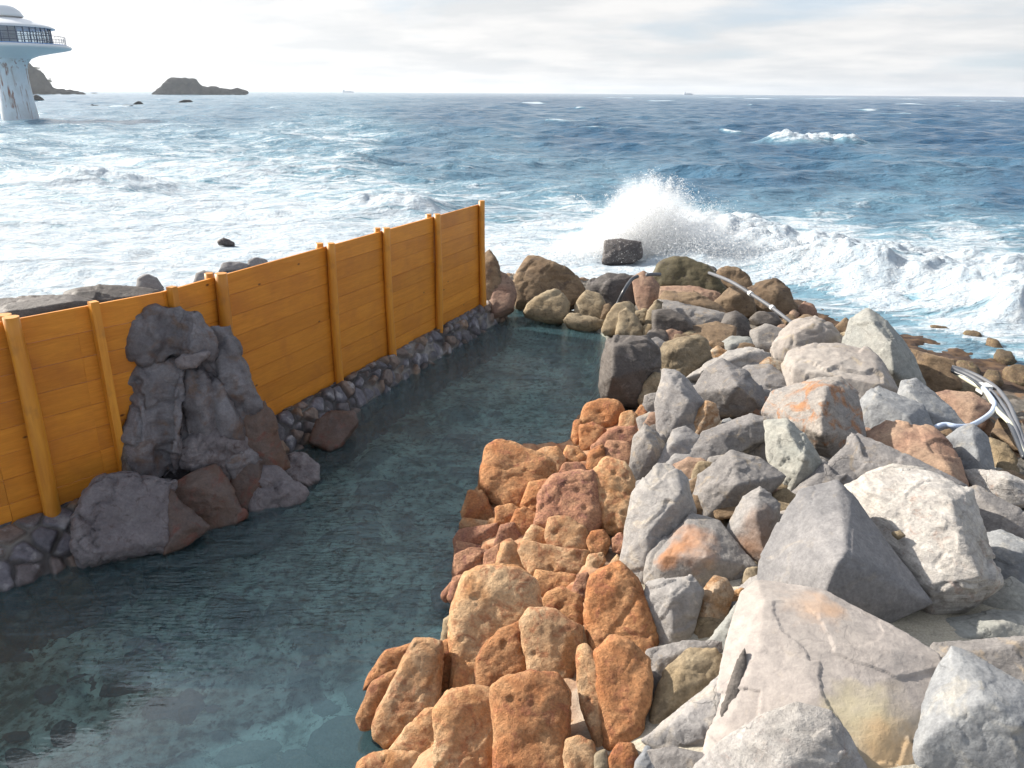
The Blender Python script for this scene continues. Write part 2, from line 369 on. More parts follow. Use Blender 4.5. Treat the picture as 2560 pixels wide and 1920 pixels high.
def finish_rocks():
    bpy.context.view_layer.update(); dg = bpy.context.evaluated_depsgraph_get(); tot = 0
    for o, mat, style, S, vs, A, amp, sd in PEND:
        ev = o.evaluated_get(dg); me = bpy.data.meshes.new_from_object(ev, preserve_all_data_layers=False, depsgraph=dg)
        n = len(me.vertices); tot += n; v = np.empty(n*3, np.float32); me.vertices.foreach_get('co', v); v = v.reshape(-1,3).astype(float)
        e = np.empty(len(me.edges)*2, np.int32); me.edges.foreach_get('vertices', e); e = e.reshape(-1,2)
        deg = np.bincount(e.ravel(), minlength=n).astype(float)[:,None]
        def lap(v, k, f=.6):
            for _ in range(k):
                s = np.stack([np.bincount(e[:,0], v[e[:,1],c], n)+np.bincount(e[:,1], v[e[:,0],c], n) for c in range(3)], 1)
                v = v*(1-f)+s/deg*f
            return v
        R_ = S/vs; b0, b1 = v.min(0), v.max(0)
        v = lap(v, {'a': 1, 'm': int(3+R_*.05), 'r': int(3+R_*.06), 'k': 3}[style])
        c0, c1 = v.min(0), v.max(0); v = (v-(c0+c1)/2)*((b1-b0)/(c1-c0)) + (b0+b1)/2
        me.vertices.foreach_set('co', v.ravel().astype(np.float32)); me.update()
        nr = np.empty(n*3, np.float32); me.vertices.foreach_get('normal', nr) if False else me.vertex_normals.foreach_get('vector', nr)
        nr = nr.reshape(-1,3); q = v+sd
        S_ = min(S, 1.6) if mat != 'isl' else S
        if style == 'a':
            d = .018*fbm(q*1.8/S_, 4, 2)*S_
            f1, f2_, cid, cc = worley(q*np.array([1,1,1.25])*2.3/S_+.3*fbm(q*2/S_, 3, 4)[:,None], 8)
            g = np.stack([_hash((cid*1e6).astype(np.int64), 1, 2, k)-.5 for k in range(3)], 1)
            d += (S_*.17*(((q*2.3/S_-cc)*g).sum(1)).clip(-.35,.35)*.45 + (amp > .5)*S_*.014*(cid-.5))*ss(-.35,.25,fbm(q*1.3/S_, 2, 43))
            f1, f2_, cid, cc = worley(q*6.5/S_+.4*fbm(q*5/S_, 2, 6)[:,None], 12)
            d += (amp > .5)*S_*.012*(cid-.5)*ss(-.1,.4,fbm(q*2.2/S_, 2, 40))
            rs = np.random.default_rng(int(sd*1000)); dv = rs.normal(0, 1, 3)*[.5,.5,1]; dv /= np.linalg.norm(dv)
            st = (q@dv)*rs.uniform(5, 9)/S_ + 1.3*fbm(q*1.6/S_, 3, 31); fr_s = st-np.floor(st)
            lv = _hash(np.floor(st).astype(np.int64), 3, 5, 77); d += S_*.020*(fr_s**2)*lv*ss(-.2,.2,fbm(q*1.4/S_, 2, 33))
            cr = np.abs(fbm(q*1.5/S_, 4, 35)); d -= (amp > .5)*S_*.022*ss(.035, 0, cr)*ss(-.1,.25,fbm(q*1.1/S_, 2, 37))
            d += .016*fbm(q*9, 5, 7, .65)
            if mat == 'wht': 
                st = (q[:,2]*.9+q[:,1]*.25+q[:,0]*.2)*16/S_+1.5*fbm(q*2/S_, 3, 60); d += S_*.009*(np.abs((st % 1)-.5)*2)**.5 - S_*.02*ss(.35,.7,fbm(q*5/S_, 3, 44))
        elif style == 'm':
            fold = np.abs(fbm(q*np.array([1,1,.17])*1.6/S_, 3, 81)) if mat == 'wet' else 0*q[:,0]+.2; fold = .23*S_*(fold-.2)
            cr = np.abs(fbm(q*1.5/S_, 4, 35)); d = .075*fbm(q*1.9/S_, 5, 2)*S_ + .018*fbm(q*9, 5, 7, .65) - S_*.025*ss(.04, 0, cr) + fold
            f1, f2_, cid, cc = worley(q*3/S_+.5*fbm(q*2/S_, 3, 4)[:,None], 8); d -= S_*.035*ss(.10, 0, f2_-f1)*ss(-.1,.3,fbm(q*1.5/S_, 2, 41))
        elif style == 'r':
            d = .062*fbm(q*1.7/S_, 3, 2)*S_ + .012*fbm(q*4.5/S_, 3, 3)*S_ + .014*fbm(q*10, 5, 7, .68) - .022*S_*ss(.03, 0, np.abs(fbm(q*1.3/S_, 4, 39)))*ss(-.1,.2,fbm(q*1/S_, 2, 38))
            f1, f2_, cid, cc = worley(q*2.6/S_+.3*fbm(q*3/S_, 2, 4)[:,None], 8); d -= S_*.10*ss(.26, .06, f1)*(cid > .78)
            f1, f2_, cid, cc = worley(q*9, 18); d -= .020*ss(.36, .1, f1)*(cid > .74)
            f1, f2_, cid, cc = worley(q*1.25/S_+.3*fbm(q*2/S_, 3, 14)[:,None], 28); d -= S_*.02*ss(.07, 0, f2_-f1)*ss(0,.3,fbm(q*1.2/S_, 2, 48))
        else:
            d = .13*fbm(q*2.2/S_, 6, 2, .62)*S_
        v = v + nr*(d*amp*(.62 if style == 'a' else 1))[:,None]
        loc = np.array([v[:,0].mean(), v[:,1].mean(), v[:,2].min()]); v -= loc
        me.vertices.foreach_set('co', v.ravel().astype(np.float32))
        me.polygons.foreach_set('use_smooth', np.ones(len(me.polygons), bool)); me.materials.clear(); me.materials.append(M[mat]); me.update()
        me.name = o.name; o.modifiers.clear(); o.data = me; o.location = loc
    bpy.context.view_layer.update()
    for nm, nd, px in SPOT:
        for o, *_ in PEND:
            if o.data.materials[0].name != nm: continue
            L_ = Vector(o.location); ok, loc, *_r = o.ray_cast(Vector(tuple(O))-L_, Vector(tuple(ray(*px))))
            if ok: nd.inputs[1].default_value = loc+L_
            else: print('spot missed', nm, px)
    print('rock verts', tot, 'rocks', len(PEND))

GO = 'rounded orange stones along the pool edge'
GG = 'pale angular rocks piled beside the pool'
GF = 'brown boulders at the far end of the pool'
GL = 'dark boulders of the fountain rockwork'
GS = 'rocks in the white surf'
#@ROCKS
R = rock
# --- far end boulders
R('P','brn','upright pointed brown rock right behind the last fence post','140,190 235,120 290,190 310,310 325,430 320,620 250,680 140,640','',60,.5,group=GF)
R('P','rbr','dark reddish boulder between the fence end and the layered boulder','290,290 380,330 445,390 470,500 450,610 330,680 260,690 240,560','',55,.6,group=GF)
R('P','brn','large layered brown boulder with two humps at the far end of the pool','440,420 500,290 590,165 650,170 740,220 870,270 880,400 700,590 480,600/700,380 880,280 940,275 1010,310 1065,370 1105,450 1060,560 900,620 700,600','',55,.55,group=GF,rnd='m')
R('P','tan','rounded grey tan boulder at the water in front of the layered boulder','560,660 600,600 650,540 740,495 850,470 900,500 960,590 950,660 910,730 760,720 650,700','',50,.5,group=GF,rnd='m')
R('P','tan','sunlit tan rock with a flat sloping face at the far waterline','1010,700 1060,560 1130,480 1260,500 1290,590 1270,730 1150,750','',50,.5,group=GF)
R('P','tan','low pale ledge rock at the waterline under the sloping tan rock','930,740 960,690 1060,690 1150,720 1290,750 1280,785 1140,795 1020,780','',30,.5,group=GF,rnd='m')
R('P','drk','blackish faceted block behind the sloping tan rock','1145,400 1200,370 1330,310 1400,320 1560,340 1580,420 1560,580 1400,640 1280,600 1160,500','1330,400,.2 1200,420,.1',60,.6,group=GF)
R('P','brn','small split brown block beside the black hose','1240,600 1340,585 1365,650 1310,770 1240,750','',55,.6,group=GF)
R('P','rbr','reddish rock with two dark pits behind the black hose','1560,350 1650,305 1710,330 1790,420 1780,560 1700,670 1640,660 1590,560','1650,380,.15 1720,450,.2',60,.5,group=GF)
R('P','tan','rounded tan rock in which the black hose ends','1280,800 1320,700 1400,610 1500,580 1570,620 1560,760 1440,860 1300,850','',50,.55,group=GF,rnd='m')
R('P','tan','streaky pale tan boulder at the waterline right of the hose end','1400,840 1440,690 1500,640 1560,680 1650,800 1640,880 1540,915 1420,880','',50,.55,group=GF,rnd='m')
R('P','tan','small cream rock wedged under the pitted reddish rock','1560,660 1690,650 1690,790 1600,790','',45,.6,group=GF,rnd='m')
R('P','tan','smooth rounded tan stone beside the blue black block','1640,800 1740,770 1760,890 1660,915','',45,.6,group=GF,rnd='m')
R('P','tan','tall curved tan rock leaning behind the blue black block','1670,790 1690,650 1770,560 1830,580 1800,700 1750,800','',55,.5,group=GF,rnd='m')
R('A','rbr','brown rock filling the gap under the mossy boulder','400,150 560,150 700,180 700,260 520,260 400,230','',45,.5,group=GF)
R('A','mos','big dark mossy boulder topping the far rock pile','385,105 420,40 490,10 550,12 640,50 700,110 750,180 690,230 600,200 470,180 420,160','',60,.6,group=GF)
R('A','drk','small dark rock peeking out behind the mossy boulder','625,60 650,42 690,58 710,95 650,110','',60,.6,group=GF)
R('A','brn','rounded brown boulder behind the grey pipes','700,80 740,55 800,60 850,100 870,160 820,190 740,150','',60,.6,group=GF,rnd='m')
R('A','brn','sunlit brown boulder nearest the surf right of the pipes','855,160 930,130 985,118 1045,160 1085,260 1020,290 930,270 870,230','950,160,.15 1000,180,.2',55,.6,group=GF)
R('A','brn','brown boulder with a shaded dark front under the pipes','690,230 760,160 830,155 870,200 880,280 800,300 730,280','840,180,.2 770,200,.22 740,240,.1',55,.6,group=GF)
R('A','brn','small round brown stone in front of the mossy boulder','575,190 620,155 690,200 690,240 600,230','',55,.6,group=GF,rnd='m')
R('A','brn','long brown rock stretched below the mossy boulder','415,230 450,180 580,180 690,230 750,290 700,320 580,290 430,270','480,210,.12 640,240,.15',45,.5,group=GF)
R('A','gry','grey brown slab with fine layers above the blue black block','385,260 420,218 470,220 560,255 720,280 725,320 650,345 540,330 440,310','460,250,.1 640,290,.1',35,.5,group=GF)
R('A','drk','blue black block with a flat shaded face','383,275 460,265 550,310 570,360 440,420 385,400','395,280,.14 540,320,.14',65,.5,group=GF)
R('A','brn','flat sunlit brown slab right of the blue black block','440,420 560,350 690,328 775,350 770,400 650,420 540,440','',30,.45,group=GF)
R('A','drk','dark grey rock with a pale top near the middle of the far pile','715,350 740,290 790,275 840,310 875,400 800,410 760,380','780,300,.2',55,.6,group=GF)
R('A','drk','low dark brown rock under the lower end of the pipes','860,310 900,275 980,278 1010,320 960,345 900,340','',45,.6,group=GF)
R('A','rbr','small reddish stone left of the round brown stone by the reef','1045,290 1075,258 1105,285 1090,320 1060,320','',50,.6,group=GF,rnd='m')
R('A','rbr','round dark brown stone at the edge of the reef','1090,280 1125,225 1170,240 1195,295 1140,310','',55,.6,group=GF,rnd='m')
R('A','brn','low brown rocks under the round stone at the reef edge','1075,320 1130,288 1200,305 1190,350 1110,350','',40,.6,group=GF)
# --- grey pile, back part
R('A','gry','flat pale grey rock left of the pink brown boulder','865,370 940,338 1025,365 1010,430 970,470 880,455','',40,.5,group=GG)
R('A','rst','small orange stone against the pink brown boulder','960,400 1010,370 1040,400 975,460','',50,.6,group=GG)
R('A','grn','flat greenish grey rock behind the small brown stones','705,440 770,395 860,400 870,450 760,490','',30,.5,group=GG)
R('A','rst','small brown angular stone beside the rounded tan grey rock','665,470 700,440 755,475 740,510 690,515','',50,.6,group=GG)
R('A','brn','dark brown stone behind the rounded tan grey rock','640,430 700,410 760,450 700,480','',50,.6,group=GG)
R('A','tan','rounded tan and grey rock behind the black block','408,490 440,430 520,410 600,392 640,420 665,500 600,550 530,590 450,560','560,420,.15 480,470,.18',50,.55,group=GG,rnd='m')
R('A','gry','light stones packed behind the big black block','330,430 400,400 450,430 420,480 360,470','',45,.5,group=GG)
R('A','drk','big black block standing in the pool edge above the orange stones','140,500 160,425 230,402 340,408 395,470 400,580 340,660 300,730 150,715 128,630','185,450,.28 350,440,.2 180,600,.32 330,560,.25',62,.6,group=GG)
R('A','pnk','rounded pink brown boulder behind the wide flat slab','965,450 1010,380 1080,330 1180,302 1260,345 1320,430 1300,520 1140,560 1060,560 1000,510','1180,330,.2 1080,380,.2',50,.6,group=GG,rnd='m')
R('A','pnk','wide flat beige slab with a broken front edge','1045,540 1075,480 1180,438 1300,440 1430,470 1490,530 1560,650 1500,700 1390,750 1200,680 1080,660','1080,545,.14 1280,590,.18 1500,630,.16',33,.45,group=GG)
R('A','grn','tall pale grey green rock standing highest at the back right','1330,470 1370,330 1450,283 1530,330 1600,420 1660,500 1705,620 1660,660 1560,650 1430,560','1470,330,.25 1555,430,.38 1570,570,.34',62,.6,group=GG)
R('A','brn','dark brown sloping rock right of the tall grey green rock','1640,460 1720,480 1860,520 1895,640 1790,670 1690,640','1740,500,.12',55,.6,group=GG)
R('A','brn','small pointed dark rock left of the tall grey green rock','1262,370 1330,303 1368,340 1350,390','',60,.6,group=GG)
R('A','tan','small tan stone under the pointed dark rock','1280,390 1350,370 1350,430 1310,450','',50,.6,group=GG)
R('A','lav','pale rock lying behind the grey pyramid','555,600 640,540 740,480 850,458 945,480 940,530 900,560 830,600 700,600','640,560,.12 850,480,.14',35,.5,group=GG)
R('A','gry','flat smooth grey slab right of the grey pyramid','815,570 850,545 960,540 1060,620 1060,690 940,705 870,670','940,570,.1',30,.5,group=GG)
R('A','rst','small brown stone on the pale rock behind the grey pyramid','912,530 955,498 1035,535 1020,570 940,560','',45,.6,group=GG,lift=.12)
R('A','gry','grey pyramid rock with a dark right face','578,680 650,560 725,518 830,580 900,650 930,760 800,780 700,770 620,720','735,560,.12 800,640,.38 700,640,.16',55,.55,group=GG)
R('A','lav','tall pale grey rock between the black block and the grey pyramid','400,720 432,578 500,585 570,650 625,730 600,870 500,900 430,915 410,840','470,620,.2 560,720,.26',60,.5,group=GG)
R('A','tan','olive tan rock squeezed right of the black block','312,710 340,620 385,575 435,590 420,690 330,740','',60,.5,group=GG)
R('A','gry','small grey stone right of the black block foot','328,770 340,690 415,680 415,780 360,800','',60,.5,group=GG)
R('A','rbr','small brown stone under the small grey stone','325,830 400,770 420,870 340,860','',55,.5,group=GG)
R('A','rst','small rock with a white cap right of the tall pale grey rock','585,800 640,720 690,738 710,810 650,880 590,900','640,750,.2 640,790,.25',60,.55,group=GG,lift=.05)
R('A','lav','long pale rock leaning beside the grey brown stone and the orange stones','380,1090 430,960 480,865 540,850 610,900 580,1010 460,1090','480,920,.12',50,.5,group=GG)
R('A','gry','wide smooth grey tan slab in the middle of the pile','555,990 640,870 850,785 960,820 950,880 800,890 720,1010 600,1090','700,880,.1 880,820,.1',40,.5,group=GG)
R('A','pnk','pale lavender rock between the wide slab and the upright grey rock','682,1010 720,910 830,832 945,858 970,970 950,1020 820,1000','830,870,.15',45,.5,group=GG)
R('A','grn','upright grey rock with a lit left face in the middle of the pile','942,830 1045,818 1120,890 1195,1010 1185,1090 1045,1180 1000,1080 955,980','1045,860,.2 1130,1000,.26',55,.55,group=GG)
R('A','orp','big rock with rusty streaks and a blue shaded right side','942,770 990,680 1100,660 1190,620 1290,613 1370,680 1405,880 1340,950 1260,1000 1160,960 1080,870 990,830','1235,650,.22 1210,760,.32 1215,880,.36',58,.55,group=GG)
R('A','blu','smooth grey rock with a rounded top right of the rusty streaked rock','1385,800 1420,710 1500,653 1600,720 1700,740 1750,850 1700,900 1560,900 1400,910','1480,700,.18 1640,790,.22 1660,850,.2',50,.5,group=GG)
R('A','blu','bluish rock with a cream left edge under the dark sloping rock','1598,710 1620,630 1690,618 1760,690 1850,750 1930,840 1850,880 1740,890 1680,800','1640,660,.22 1720,760,.25',50,.5,group=GG)
R('A','rbr','brown flat topped rock inside the loop of the pale hose','1775,680 1850,668 1960,680 2045,735 2010,830 1940,860 1860,770','1960,730,.15 1860,700,.1',40,.5,group=GG)
R('A','tan','rounded cream stone behind the brown flat topped rock','1845,665 1890,625 1980,633 2010,690 1900,700','',45,.5,group=GG,rnd='m')
R('A','rbr','long reddish brown slab behind the beam shaped rock','1415,900 1550,828 1760,860 1860,960 1915,1110 1900,1200 1790,1120 1640,1030 1500,950','1600,880,.1 1780,960,.14 1850,1060,.14',35,.45,group=GG)
R('A','gry','long beam shaped rock with a lit tan upper face','1065,1250 1070,1180 1280,980 1380,893 1430,930 1445,1020 1390,1120 1310,1180 1150,1250/1375,893 1480,920 1700,1020 1895,1130 1900,1175 1800,1230 1600,1160 1400,1110 1370,1000','',45,.5,group=GG)
R('A','blu','dark blue grey upright rock behind the jagged white rock','1830,910 1900,860 1960,838 2030,900 2065,1090 2000,1130 1900,1060','1960,880,.2 1990,1000,.2',58,.55,group=GG)
R('A','tan','tan rock right of the dark blue grey upright rock','2025,900 2130,930 2175,1000 2150,1080 2070,1040','',45,.5,group=GG)
R('A','brn','small tan rock peeking out under the pale hose','1790,870 1850,850 1890,900 1850,930','',45,.5,group=GG)
R('A','wht','jagged white rock at the right edge of the pile','1925,1060 1990,1058 2060,1110 2130,1075 2230,1125 2240,1210 2120,1230 1990,1170','1990,1080,.1 2130,1100,.25',40,.5,group=GG)
R('A','brn','dark rock in the shade above the jagged white rock','2060,1060 2160,1060 2260,1110 2260,1160 2120,1140','',40,.5,group=GG)
R('A','brn','dark rock by the sea under the cream pipe','2060,870 2130,890 2200,960 2190,880 2150,800 2090,800','',25,.4,group=GG)
R('A','gry','mottled grey brown rock between the orange stones and the pale pile','268,1060 290,900 340,843 400,880 438,940 410,1010 360,1070 310,1095','340,880,.2 380,950,.22',58,.5,group=GG)
# --- grey pile, front part
R('B','gry','faceted grey rock with a layered foot in the middle of the pile','592,130 620,25 770,-88 900,-55 1010,25 950,90 850,110 810,190 660,210','780,-50,.15 800,60,.3 690,60,.18',52,.5,group=GG)
R('B','brn','dark layered stone under the foot of the faceted grey rock','660,160 800,165 810,215 700,230','',50,.4,group=GG)
R('B','brn','thin dark shard lying right of the faceted grey rock','915,75 960,75 1010,125 960,125','',20,.3,group=GG)
R('B','wht','white slab capping the big white layered rock','1445,10 1570,-35 1700,-15 1765,40 1700,80 1560,85 1455,60','',35,.45,group=GG,lift=.35)
R('B','wht','big white layered rock with an overhanging dark front','1367,90 1460,45 1620,20 1750,40 1930,110 1915,230 1980,400 2055,520 1900,620 1740,650 1650,560 1640,370 1520,300 1400,210','1450,90,.12 1850,140,.2 1900,380,.24 2000,520,.22 1760,560,.2',36,.5,group=GG,lift=.1)
R('B','gry','grey brown rock right of the big white layered rock','1900,110 1990,82 2110,200 2230,210 2240,330 2050,330 1920,230','1990,120,.1 2110,210,.15',40,.5,group=GG)
R('B','blu','blue grey sloping rock in shade at the right edge of the picture','1985,330 2100,300 2250,370 2250,580 2140,560 2050,540 1980,430','',35,.5,group=GG)
R('B','grn','grey green rock at the right edge in front of the blue grey sloping rock','1980,660 2040,580 2150,525 2250,590 2250,720 2030,730','2140,570,.1',30,.5,group=GG)
R('B','lav','tall white lavender rock with cream strata beside the orange stones','238,420 262,250 290,120 400,-15 470,-10 530,60 568,210 520,290 440,320 390,470 330,560 290,490','390,30,.1 520,100,.2 360,300,.2 300,150,.1',50,.5,group=GG)
R('B','opk','grey rock with a bright orange patch on its flat top','362,520 385,400 430,360 570,228 690,260 740,330 865,470 800,520 620,580 500,600 420,600','570,280,.08 640,420,.24 430,415,.18',45,.5,group=GG)
R('B','lav','pale fluted rock below the grey rock with the orange patch','340,640 360,560 450,540 560,530 610,600 560,800 480,890 430,850 370,760','470,600,.2 480,760,.18',60,.5,group=GG)
R('B','rrf','upright rock with a dark rust brown right face','728,335 830,140 900,93 990,160 965,420 910,490 830,440','850,170,.1 890,210,.32 780,330,.1 930,400,.3',60,.5,group=GG)
R('B','pnk','small smooth pale rock left of the great grey pyramid','928,250 960,200 1070,196 1060,320 970,420','',50,.5,group=GG,rnd='m')
R('B','lav','pale ledge under the great grey pyramid','800,590 880,520 1310,420 1320,540 1230,660 1130,660 900,630','1100,530,.08 1290,470,.12',25,.4,group=GG)
R('B','dgr','great grey pyramid with a black shaded right face and pale left face','935,560 945,440 1070,200 1130,130 1290,85 1370,160 1500,340 1590,460 1705,620 1560,660 1400,765 1250,660 1100,600','1352,150,.10 1350,280,.24 1335,400,.38 1290,450,.40 1215,640,.30',50,.45,group=GG,amp=.6)
R('B','tan','small rounded cream stone perched on the big white layered rock','1552,300 1600,283 1632,310 1590,337','',50,.6,group=GG,rnd='r',lift=.5,name='stone')
R('B','rst','upright rust and cream rock beside the fluted pale rock','555,810 590,650 680,528 735,540 770,600 720,780 640,830','680,580,.2 640,700,.16',60,.5,group=GG)
R('B','rst','brown knobbly rock right of the upright rust and cream rock','690,680 740,600 825,578 810,680 720,760','',55,.5,group=GG)
R('B','tan','small tan rock in front of the rust faced upright rock','805,560 840,480 900,465 910,560 850,600','',55,.5,group=GG)
R('B','grn','thin grey green slab leaning on the huge pink slab','662,830 760,700 855,588 905,615 850,740 830,930 740,970 690,910','',50,.35,group=GG)
R('B','gry','angular grey rock with a dark left edge beside the orange stones','358,1160 366,890 540,845 700,850 700,900 520,960 430,1160','400,930,.15 540,880,.1',50,.5,group=GG)
R('B','tan','smooth tan rock with a polished sloping face','372,1290 385,1160 440,980 545,878 680,888 770,970 620,1100 480,1230','560,920,.1 480,1100,.14',45,.5,group=GG,amp=.6)
R('B','lav','pale triangular rock with a crack left of the dark shard','352,1310 480,1200 620,1085 760,975 795,960 760,1120 700,1260 700,1410 640,1430 440,1370','',38,.5,group=GG)
R('B','psl','huge pinkish slab with a yellow stain at the front right','688,1480 700,1330 760,1200 830,960 800,850 860,650 930,598 1030,610 1220,640 1400,745 1580,830 1795,965 1780,1080 1690,1250 1640,1380 1550,1460 1380,1540 1000,1560','930,640,.07 1200,700,.07 1560,880,.06 1200,1100,.09 900,900,.07 1500,1300,.06',24,.35,group=GG,amp=.28)
R('B','drk','thin dark shard standing beside the huge pink slab','705,1290 715,1180 740,1110 800,935 830,885 838,960 805,1130 750,1290','',45,.35,group=GG,lift=.12)  # dark strip modelled as a rock, stands in for a narrow shaded gap
R('B','gry','flat grey rock behind the triangular blue grey rock','1762,930 1790,858 1940,868 2240,818 2260,1080 2150,1060 1950,990 1800,960','1930,890,.12 2150,860,.14',35,.5,group=GG)
R('B','grn','low greenish pale slab above the flat grey rock at the right edge','1780,860 1820,730 2050,690 2250,700 2250,830 1950,880','',15,.35,group=GG,amp=.6)
R('B','blu','triangular blue grey rock in the bottom right corner','1770,1240 1800,990 1860,898 1950,930 2090,1010 2260,1110 2300,1420 2120,1560 1700,1560 1625,1440 1640,1330 1700,1260','1860,950,.1 2030,1130,.26 1870,1200,.24 1720,1330,.2 2200,1250,.2',42,.5,group=GG)
R('B','wht','white crusted rock rising from the bottom edge in front of the huge slab','560,1560 640,1450 780,1320 900,1240 1080,1158 1230,1200 1320,1310 1400,1470 1420,1620 700,1700','900,1290,.12 1100,1220,.12 1250,1290,.12 1000,1500,.2',40,.5,group=GG,lift=.12)
R('B','blu','small blue grey rock at the bottom edge beside the last orange stones','285,1540 300,1430 350,1358 440,1430 450,1560','',45,.5,group=GG)
R('B','gry','rough dark grey rock at the bottom edge left of the white crusted rock','370,1380 500,1370 650,1400 640,1560 440,1560','',40,.5,group=GG)
# --- orange stones
def OR(mat, label, outl, beta=48, th=.5, **k): R('C', mat, label, outl, '', beta, th, group=GO, name='stone', cat='stone', **k)
OR('org','round orange stone highest at the far end of the orange row','1010,130 1035,60 1100,33 1170,45 1192,90 1150,150 1090,165 1050,145')
OR('org','narrow orange stone at the water left of the round one','968,200 978,130 1012,125 1022,170 1005,235 980,245')
OR('org','heart shaped orange stone under the round one','1008,235 1008,150 1060,138 1115,168 1095,215 1060,255 1020,258')
OR('ocr','small knobbly cream orange stone right of the round one','1175,160 1188,100 1230,83 1262,110 1245,160 1200,180')
OR('red','small red stone beside the knobbly cream one','1240,135 1275,122 1292,150 1255,172')
OR('org','orange stone next to the foot of the black block','1245,110 1272,58 1312,66 1305,125 1270,130')
OR('rbr','brown stone under the small grey one beside the orange row','1288,135 1320,92 1358,98 1364,175 1310,170')
OR('red','flat dark red stone in the rubble above the cracked square stone','1060,240 1150,165 1250,160 1262,235 1170,250 1070,275')
OR('ocr','pitted cream rubble stone by the water right of the broad red stone','932,275 950,235 1000,245 1035,290 1000,330 945,310')
OR('red','reddish low stone under the cream rubble stone','900,395 935,320 1000,315 1040,360 1000,400 930,410')
OR('red','square reddish stone with cracks near the grey brown rock','1095,290 1130,218 1220,228 1250,290 1210,345 1110,325')
OR('org','orange stone left of the square reddish one','1035,345 1045,270 1105,240 1115,310 1070,380')
OR('ocr','tall yellow orange stone right of the broad domed stone','1075,440 1058,365 1130,308 1205,325 1238,400 1232,540 1205,610 1120,610 1092,540')
OR('org','broad orange stone jutting furthest into the pool','575,420 588,340 600,255 650,228 720,242 790,288 875,310 888,365 830,410 770,450 740,515 690,500 640,440',40)
OR('ocr','flat yellow stone behind the broad jutting one','775,285 860,253 905,248 938,300 905,390 850,385 800,340',35)
OR('ocr','small cream block under the broad jutting stone','572,455 578,398 620,388 645,430 628,490 595,510',60)
OR('ocr','rounded cream knob right of the small cream block','628,500 648,418 690,425 708,500 650,520',60)
OR('org','orange lump under the cream knob','625,600 640,510 700,498 745,530 705,590 655,612',55)
OR('org','faceted orange block at the water under the cream block','486,530 518,438 572,440 610,505 638,575 560,580 495,560',58,rnd='a')
OR('ocr','small yellow stone wedged left of the small cream block','535,440 565,393 592,410 582,450',60)
OR('ocr','thin yellow stone layer under the faceted orange block','470,600 495,560 625,575 612,608 520,608',40)
OR('red','red slab edge projecting over the water','452,650 480,608 628,583 636,690 520,680 460,695',40,rnd='a')
OR('red','purple red block under the projecting slab','448,790 458,720 520,693 598,700 585,780 500,818 450,818',55,rnd='a')
OR('red','flat red stone sliver above the purple red block','455,725 465,655 625,690 600,712 490,720',40,rnd='a')
OR('red','small dark red stone lowest at the waterline','393,890 440,838 455,875 425,930 400,918',55)
OR('red','leaning red stone right of the lowest waterline stone','428,905 448,820 535,798 578,800 515,895 460,930',50)
OR('red','dark red stone between the purple block and the pale triangle','575,800 588,710 650,668 655,760 625,810',55,rnd='a')
OR('red','violet stone above the pale triangular one','625,680 658,590 712,583 748,645 705,685 655,690',50,rnd='a')
OR('ocr','pale triangular stone with an orange left side','622,820 665,670 702,655 765,715 798,850 740,830',50,rnd='a')
OR('org','orange stone with an arched top left of the domed stone','750,495 785,405 860,392 898,410 840,490 825,560 785,555')
OR('red','broad domed stone split by deep cracks','820,575 835,460 900,385 980,365 1055,362 1080,420 1092,565 1055,640 990,655 900,600',45)
OR('ocr','pitted stone with round holes under the domed stone','855,630 875,565 950,555 1025,605 1038,700 960,705 885,695')
OR('ocr','small stone with two hollows left of the pitted stone','755,660 795,592 865,605 880,690 800,710')
OR('org','orange lump left of the stone with two hollows','700,590 728,525 765,515 835,555 855,600 765,645 720,625')
OR('ocr','long knobbly stone lying across below the pitted stone','745,700 760,670 880,690 1035,705 1010,815 880,805 795,800',40)
OR('org','small round stone right of the pitted stone','1036,660 1058,618 1112,612 1135,660 1112,725 1055,715')
OR('red','little red stone near the tall lavender rock','1148,645 1188,622 1220,650 1195,710 1150,700')
OR('ocr','small tan stone under the small round stone','1028,790 1048,720 1102,708 1120,750 1062,800')
OR('org','lumpy orange stone above the round orange one with the flat base','795,875 818,788 900,798 985,808 990,885 900,895 845,910')
OR('org','round orange stone with a flat base beside the cream topped block','825,975 848,898 920,868 1005,908 1012,1050 900,1010 840,1000')
OR('ocr','large cream topped block with holes','448,1350 452,940 508,828 570,798 720,797 795,850 812,970 705,1040 610,1110 560,1200 550,1350',48,.45)
OR('org','wedge shaped orange stone leaning on the cream topped block','540,1330 556,1180 650,1058 740,1017 780,1060 792,1260 700,1290 620,1340',50)
OR('ocr','squarish golden stone in the middle of the orange row','756,1025 798,978 900,987 1005,1038 1012,1160 960,1270 940,1310 830,1280 788,1245',50)
OR('org','very large oval orange stone beside the fluted pale rock','1038,970 1058,838 1180,776 1262,850 1308,960 1338,1065 1318,1185 1220,1150 1130,1130 1078,1170 1045,1050',50)
OR('ocr','small yellow stone above the very large oval one','1065,840 1168,722 1215,782 1110,850',45)
OR('org','upright pillow shaped stone left of the cream topped block','346,1210 356,1140 410,1107 455,1108 455,1250 432,1340 390,1345 356,1280',55)
OR('ocr','big golden stone dipping into the pool at the left end','106,1450 188,1260 268,1108 330,1102 384,1128 356,1165 384,1265 364,1420 270,1450 215,1530 160,1550 108,1510',50)
OR('org','curved orange stone arching over the finger shaped one','56,1310 86,1230 146,1150 272,1110 215,1235 130,1265',50)
OR('org','finger shaped orange stone leaning into the water','26,1430 86,1290 168,1238 205,1232 146,1345 95,1470 42,1480',55)
OR('ocr','cream rounded stone below the big golden one','156,1600 238,1480 328,1408 378,1408 380,1610 300,1620 210,1610',45)
OR('ocr','big pitted yellow stone left of the front square stone','376,1420 438,1345 560,1316 632,1338 645,1700 560,1720 375,1640',48,.45)
